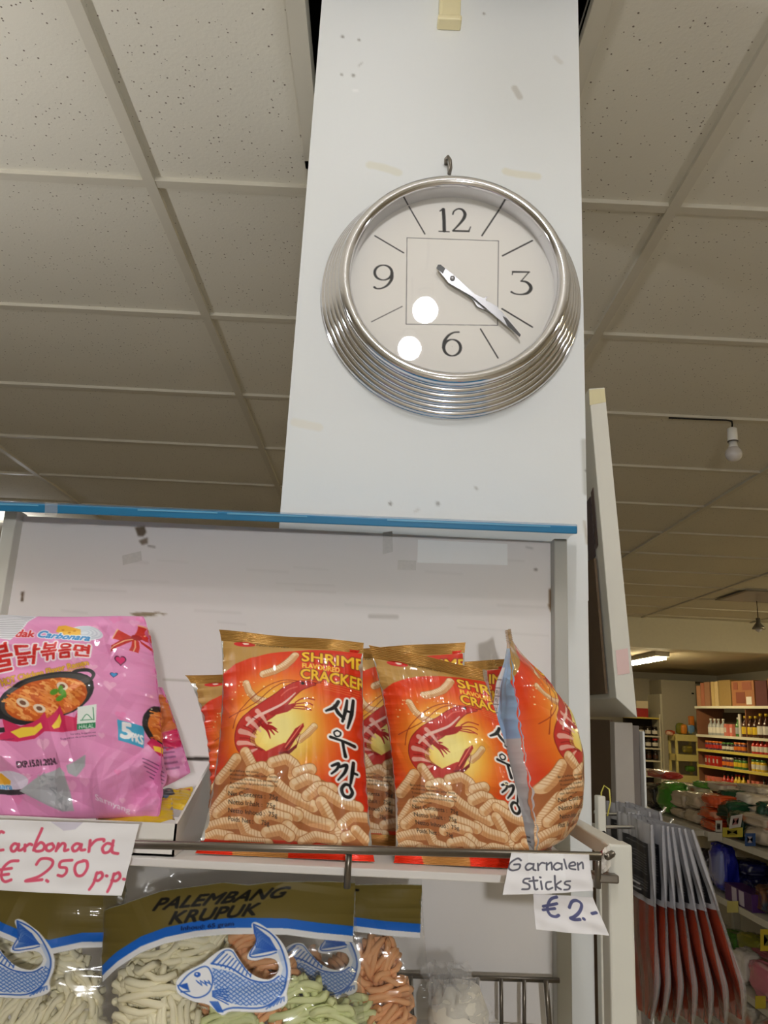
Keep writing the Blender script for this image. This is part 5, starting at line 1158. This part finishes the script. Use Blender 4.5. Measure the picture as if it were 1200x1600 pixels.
# ------------------------------------------------------------------ far end of the shop
def fx(Y): return 4.22 + (10.5 - Y) * .1214
fs = thing('wall_shelving', (4.5, 9.4, 0), 'white wall shelving full of bottles and jars at the far right', 'shelving')
FZ = [CZ + .267, CZ - .086, CZ - .244 - .02, CZ - .4566, CZ - .703, CZ - .95]
shm = pm('far_shelf', (226, 220, 196), .5); yel = pm('yellow_strip', (222, 200, 90), .5)
Y0f, Y1f = 10.55, 8.3
for i, z in enumerate(FZ):
    s_ = MB().prism([(fx(Y0f), Y0f, z - .02), (fx(Y1f), Y1f, z - .02), (fx(Y1f) + .38, Y1f, z - .02), (fx(Y0f) + .38, Y0f, z - .02)], (0, 0, .02)).build('shelf', shm, fs)
    MB().prism([(fx(Y0f) - .006, Y0f, z - .03), (fx(Y1f) - .006, Y1f, z - .03), (fx(Y1f) - .001, Y1f, z - .03), (fx(Y0f) - .001, Y0f, z - .03)], (0, 0, .03)).build('label_rail', yel if i in (2, 3) else shm, s_)
MB().prism([(fx(Y0f) + .36, Y0f, 0), (fx(Y1f) + .36, Y1f, 0), (fx(Y1f) + .38, Y1f, 0), (fx(Y0f) + .38, Y0f, 0)], (0, 0, CZ + .2)).build('back_panel', pm('far_back', (90, 74, 56), .8), fs)
for Yp in (10.55, 9.45): MB().prism([(fx(Yp) + .02, Yp, 0), (fx(Yp) + .38, Yp, 0), (fx(Yp) + .38, Yp + .02, 0), (fx(Yp) + .02, Yp + .02, 0)], (0, 0, CZ + .26)).build('side_panel', pm('far_side', (130, 84, 58), .6), fs)
PC = {'red': (190, 46, 34), 'yellow': (226, 190, 50), 'orange': (224, 120, 40), 'brown': (70, 36, 20), 'purple': (84, 46, 70), 'white': (228, 222, 208), 'green': (70, 120, 50), 'dark': (34, 24, 20), 'silver': (170, 172, 170), 'black': (26, 22, 22), 'pink': (226, 130, 110)}
ORD = ['first', 'second', 'third', 'fourth', 'fifth', 'sixth', 'seventh', 'eighth', 'ninth', 'tenth', 'eleventh', 'twelfth', 'thirteenth', 'fourteenth', 'fifteenth', 'sixteenth', 'seventeenth', 'eighteenth', 'nineteenth', 'twentieth', 'twenty-first', 'twenty-second', 'twenty-third', 'twenty-fourth']
_pr = {}
def vessel(kind, body, cap, lab, h, r):
    key = (kind, body, cap, lab, h, r)
    if key in _pr: return _pr[key].copy()
    mb = MB(); c = (0, 0, 0)
    if kind == 'bottle':
        mb.lathe([(r * .92, 0), (r, .006), (r, h * .55), (r * .75, h * .66), (r * .36, h * .76), (r * .34, h * .9)], c, 'z', 14); mb.cur = 1; mb.lathe([(r * .42, h * .89), (r * .42, h), (r * .3, h)], c, 'z', 12)
        mb.cur = 2; mb.lathe([(r * 1.02, h * .14), (r * 1.02, h * .48)], c, 'z', 14, False)
    elif kind == 'jar':
        mb.lathe([(r * .9, 0), (r, .006), (r, h * .7), (r * .82, h * .82)], c, 'z', 14); mb.cur = 1; mb.lathe([(r * .9, h * .8), (r * .9, h), (r * .7, h)], c, 'z', 14)
        mb.cur = 2; mb.lathe([(r * 1.02, h * .2), (r * 1.02, h * .58)], c, 'z', 14, False)
    else:
        mb.box((-r, -r, 0), (r, r, h)); mb.cur = 1; mb.box((-r * .9, -r * .9, h * .985), (r * .9, r * .9, h * 1.002)); mb.cur = 2; mb.box((-r * 1.01, -r * .7, h * .3), (r * 1.01, r * .7, h * .7))
    me = mb.mesh(kind, [pm('far_' + body, PC[body], .25, coat=.4), pm('far_' + cap, PC[cap], .25, coat=.4), pm('far_' + lab, PC[lab], .25, coat=.4)], kind != 'carton')
    o = bpy.data.objects.new(kind, me); _pr[key] = o
    return o
ROWS = [(1, 'second shelf', [(10.3, 9.95, 'bottle', 'silver', 'white', 'white', .2, .04), (9.9, 9.78, 'carton', 'pink', 'silver', 'white', .14, .05), (9.74, 9.62, 'bottle', 'green', 'white', 'silver', .22, .035), (9.55, 9.3, 'bottle', 'brown', 'yellow', 'yellow', .24, .045), (9.24, 8.95, 'bottle', 'brown', 'yellow', 'white', .27, .045), (8.9, 8.7, 'bottle', 'brown', 'yellow', 'red', .24, .04), (8.66, 8.35, 'bottle', 'red', 'white', 'orange', .22, .045)]),
        (2, 'third shelf', [(10.4, 10.05, 'jar', 'purple', 'orange', 'red', .105, .035), (10.0, 9.8, 'jar', 'dark', 'green', 'white', .1, .035), (9.75, 9.5, 'jar', 'purple', 'orange', 'orange', .11, .036), (9.38, 9.1, 'bottle', 'red', 'red', 'white', .17, .032), (9.05, 8.85, 'bottle', 'yellow', 'yellow', 'yellow', .15, .03), (8.8, 8.35, 'jar', 'orange', 'yellow', 'white', .13, .04)]),
        (3, 'fourth shelf', [(10.4, 10.1, 'carton', 'red', 'white', 'white', .12, .04), (10.02, 9.8, 'jar', 'purple', 'white', 'orange', .12, .036), (9.76, 9.55, 'jar', 'green', 'dark', 'yellow', .13, .036), (9.4, 9.15, 'jar', 'yellow', 'green', 'white', .13, .036), (9.1, 8.8, 'jar', 'yellow', 'orange', 'brown', .12, .036), (8.75, 8.35, 'jar', 'white', 'green', 'yellow', .12, .036)]),
        (4, 'fifth shelf', [(10.4, 10.1, 'carton', 'pink', 'red', 'orange', .12, .045), (10.04, 9.85, 'bottle', 'red', 'dark', 'white', .17, .033), (9.8, 9.6, 'bottle', 'yellow', 'red', 'white', .18, .033), (9.5, 9.3, 'carton', 'pink', 'orange', 'yellow', .14, .04), (9.24, 8.9, 'bottle', 'dark', 'black', 'orange', .17, .034), (8.85, 8.35, 'bottle', 'black', 'dark', 'brown', .18, .036)]),
        (5, 'sixth shelf', [(10.4, 10.0, 'carton', 'orange', 'yellow', 'white', .14, .04), (9.95, 9.6, 'bottle', 'brown', 'yellow', 'white', .16, .034), (9.5, 9.1, 'carton', 'yellow', 'red', 'orange', .14, .04), (9.0, 8.4, 'bottle', 'orange', 'white', 'yellow', .16, .034)])]
rf = random.Random(9)
for i, nm, runs in ROWS:
    n = 0; last = 99
    for ya, yb, kind, body, cap, lab, h, r in runs:
        y = min(ya, last - r - .006)
        while y >= yb:
            o = vessel(kind, body, cap, lab, h, r); COL.objects.link(o)
            o.location = (fx(y) + .02 + r + rf.uniform(0, .01), y, FZ[i] + .0005); o.rotation_euler = (0, 0, -.12)
            tag(o, '%s %s, %s label, %s from left on %s of far wall' % (body, kind, lab, ORD[min(n, 23)], nm), kind, 'goods on the %s of the far shelving' % nm)
            n += 1; last = y - r; y -= 2 * r + .012
def far_box(name, ya, yb, h, col, label, w=.3, z=None, spots=None):
    z = FZ[0] if z is None else z
    o = MB().prism([(fx(ya) + .01, ya, z + .0005), (fx(yb) + .01, yb, z + .0005), (fx(yb) + .01 + w, yb, z + .0005), (fx(ya) + .01 + w, ya, z + .0005)], (0, 0, h)).build(name, pm('card_%d_%d_%d' % col, col, .7, vary=.1), bevel=.004)
    tag(o, label, 'box', 'cartons on top of the far shelving')
    for f0, f1, g0, g1, c in spots or []:
        yA = ya + (yb - ya) * f0; yB = ya + (yb - ya) * f1
        MB().prism([(fx(yA) + .007, yA, z + h * g0), (fx(yB) + .007, yB, z + h * g0), (fx(yB) + .0095, yB, z + h * g0), (fx(yA) + .0095, yA, z + h * g0)], (0, 0, h * (g1 - g0))).build('print', pm('card_%d_%d_%d' % c, c, .6), o)
far_box('cardboard_box', 10.52, 10.42, .26, (176, 128, 92), 'thin tan carton on the far shelving top, leftmost')
far_box('cardboard_box', 10.41, 10.33, .29, (168, 104, 76), 'thin reddish carton on the far shelving top, second from left')
far_box('cardboard_box', 10.32, 10.20, .30, (150, 108, 78), 'brown carton on the far shelving top, third from left')
far_box('cardboard_box', 10.16, 10.09, .30, (186, 160, 104), 'narrow pale carton on the far shelving top'); far_box('cardboard_box', 10.08, 10.0, .30, (196, 170, 120), 'narrow cream carton on the far shelving top'); far_box('cardboard_box', 9.98, 9.72, .31, (146, 118, 66), 'olive carton on the far shelving top')
far_box('cardboard_box', 9.70, 9.24, .29, (160, 104, 62), 'big printed carton with a white label on the far shelving top', spots=[(.2, .6, .1, .55, (124, 62, 40)), (.1, .3, .65, .95, (140, 76, 50)), (.65, .88, .06, .36, (226, 220, 206)), (.5, .9, .62, .95, (146, 80, 52))])
far_box('cardboard_box', 9.22, 9.0, .28, (84, 26, 24), 'dark red carton on the far shelving top')
far_box('cardboard_box', 8.98, 8.5, .30, (168, 112, 70), 'printed carton at the right border on the far shelving top', spots=[(.1, .5, .1, .5, (150, 78, 46)), (.05, .9, .6, .9, (176, 92, 60))])
far_box('cardboard_box', 9.6, 9.56, .26, (206, 200, 186), 'white sheet standing behind the bottles on the second far shelf', .02, FZ[1])
lk = thing('tall_locker', (4.25, 11.5, 0), 'tall pale locker at the far end left of the bottle shelving', 'locker')
la, lb2 = PY(1033, 1062, 11.4), PY(1086, 1062, 11.4)
bx('body', (la[0], 11.4, 0), (lb2[0], 12.0, la[2]), pm('locker_grey', (186, 178, 156), .5), lk); bx('handle', (lb2[0] - .06, 11.385, CZ + .45), (lb2[0] - .03, 11.4, CZ + .47), dark, lk); bx('edge_strip', (la[0] - .03, 11.39, 0), (la[0], 12.0, la[2] - .2), shm, lk)
ctw = thing('trolley', (4.3, 11.1, 0), 'narrow cream yellow three tier trolley in front of the far locker', 'trolley')
ca, cb2 = PY(1053, 1150, 11.1)[0], PY(1089, 1150, 11.1)[0]; cym = pm('cream_yellow', (224, 208, 130), .5)
for x in (ca, cb2 - .03):
    for y in (11.05, 11.3): bx('post', (x, y, 0), (x + .03, y + .03, CZ - .13), cym, ctw)
for zz_ in (-.19, -.45, -.72):
    tr_ = bx('tray', (ca, 11.04, CZ + zz_), (cb2, 11.33, CZ + zz_ + .085), cym, ctw)
def far_item(name, box, Y, col, label, cat, dep=.1, sp=None, e=.6):
    a = PY(box[0], box[3], Y); b = PY(box[2], box[1], Y); _sd[0] += 1
    return pillow(name, ((a[0] + b[0]) / 2, Y + dep / 2, (a[2] + b[2]) / 2), (b[0] - a[0], dep, b[2] - a[2]), col, sp, _sd[0], label, cat, None, e, .03)
far_item('snack_pack', (1058, 1130, 1072, 1147), 11.1, (120, 120, 40), 'green and black packet on top of the far trolley', 'packet', sp=[(40, 40, 30), (60, 130, 60), (220, 200, 60)])
far_item('snack_pack', (1066, 1132, 1075, 1147), 11.05, (224, 140, 50), 'orange packet on top of the far trolley', 'packet', sp=[(240, 180, 80)])
far_item('snack_pack', (1075, 1133, 1087, 1147), 11.07, (120, 160, 200), 'pale blue packet on top of the far trolley', 'packet', sp=[(230, 220, 200), (220, 190, 60)])
far_item('orange_box', (1079, 1119, 1085.5, 1134), 11.16, (226, 130, 40), 'small orange box standing high on the far trolley goods', 'box', e=.3)
far_item('red_pack', (1042, 1141, 1056, 1149), 11.1, (170, 70, 50), 'flat reddish packet at the left end of the far trolley', 'packet', sp=[(230, 210, 180)])
far_item('green_bundle', (1068, 1165, 1084, 1176), 11.1, (120, 110, 50), 'green and yellow packets in the middle tier of the far trolley', 'packet', sp=[(60, 100, 40), (200, 180, 60)])
far_item('green_bundle', (1072, 1197, 1088, 1206), 11.1, (60, 100, 30), 'green packet in the lowest tier of the far trolley', 'packet', sp=[(90, 140, 50)])
js = thing('jar_shelf', (3.8, 11.5, 0), 'dark shelf of brown jars at the far end beside the leaning board', 'shelving')
ja, jb = PY(985, 1150, 11.3)[0], PY(1031, 1150, 11.3)[0]
bx('back_panel', (ja, 11.6, 0), (jb, 11.62, CZ + .1), pm('jar_back', (40, 32, 26), .8), js)
JZ = [PY(1015, y, 11.3)[2] for y in (1121, 1149.5, 1168.5, 1188, 1212)]
for i, z in enumerate(JZ): bx('shelf', (ja, 11.3, z - .02), (jb, 11.6, z), shm if i else yel, js)
bx('side_panel', (jb, 11.3, 0), (jb + .02, 11.62, CZ + .15), shm, js)
for i in (1, 2, 3):
    for k in range(4):
        o = vessel('jar', 'dark', 'yellow' if (i == 3 and k > 1) else 'red' if i == 2 and k == 0 else 'dark', 'white' if i < 3 else 'brown', .125, .04); COL.objects.link(o); o.location = (jb - .05 - .095 * k, 11.36, JZ[i] + .0005)
        tag(o, 'brown jar, %s from right, %s of the dark far jar shelf' % (ORD[k], ['', 'upper tier', 'middle tier', 'lower tier'][i]), 'jar', 'brown jars on the far jar shelf')
o = vessel('jar', 'white', 'white', 'white', .09, .045); COL.objects.link(o); o.location = (jb - .15, 11.36, JZ[4] + .0005); tag(o, 'white tub alone on the bottom of the dark far jar shelf', 'tub')
rb = thing('red_box', (jb - .25, 11.35, JZ[0]), 'red and white box on top of the dark far jar shelf', 'box')
bx('body', (jb - .30, 11.33, JZ[0] + .0005), (jb - .14, 11.5, JZ[0] + .12), pm('box_red', (170, 34, 28), .5), rb); bx('lid', (jb - .305, 11.325, JZ[0] + .12), (jb - .14, 11.5, JZ[0] + .22), pm('box_cream', (230, 214, 180), .5), rb)
wp = MB().box((PY(985, 1060, 11.9)[0], 11.9, CZ - .1), (PY(1018, 1060, 11.9)[0], 12.0, CZ + .66)).build('wall_cabinet', pm('locker_grey', (186, 178, 156), .5), bevel=.004); tag(wp, 'pale cabinet on the far wall above the dark jar shelf', 'cabinet')
S(bx('trim_5', (4.6, 12.55, CZ + .66), (5.4, 12.6, CZ + .69), pm('pipe_brown', (110, 96, 70), .6)))
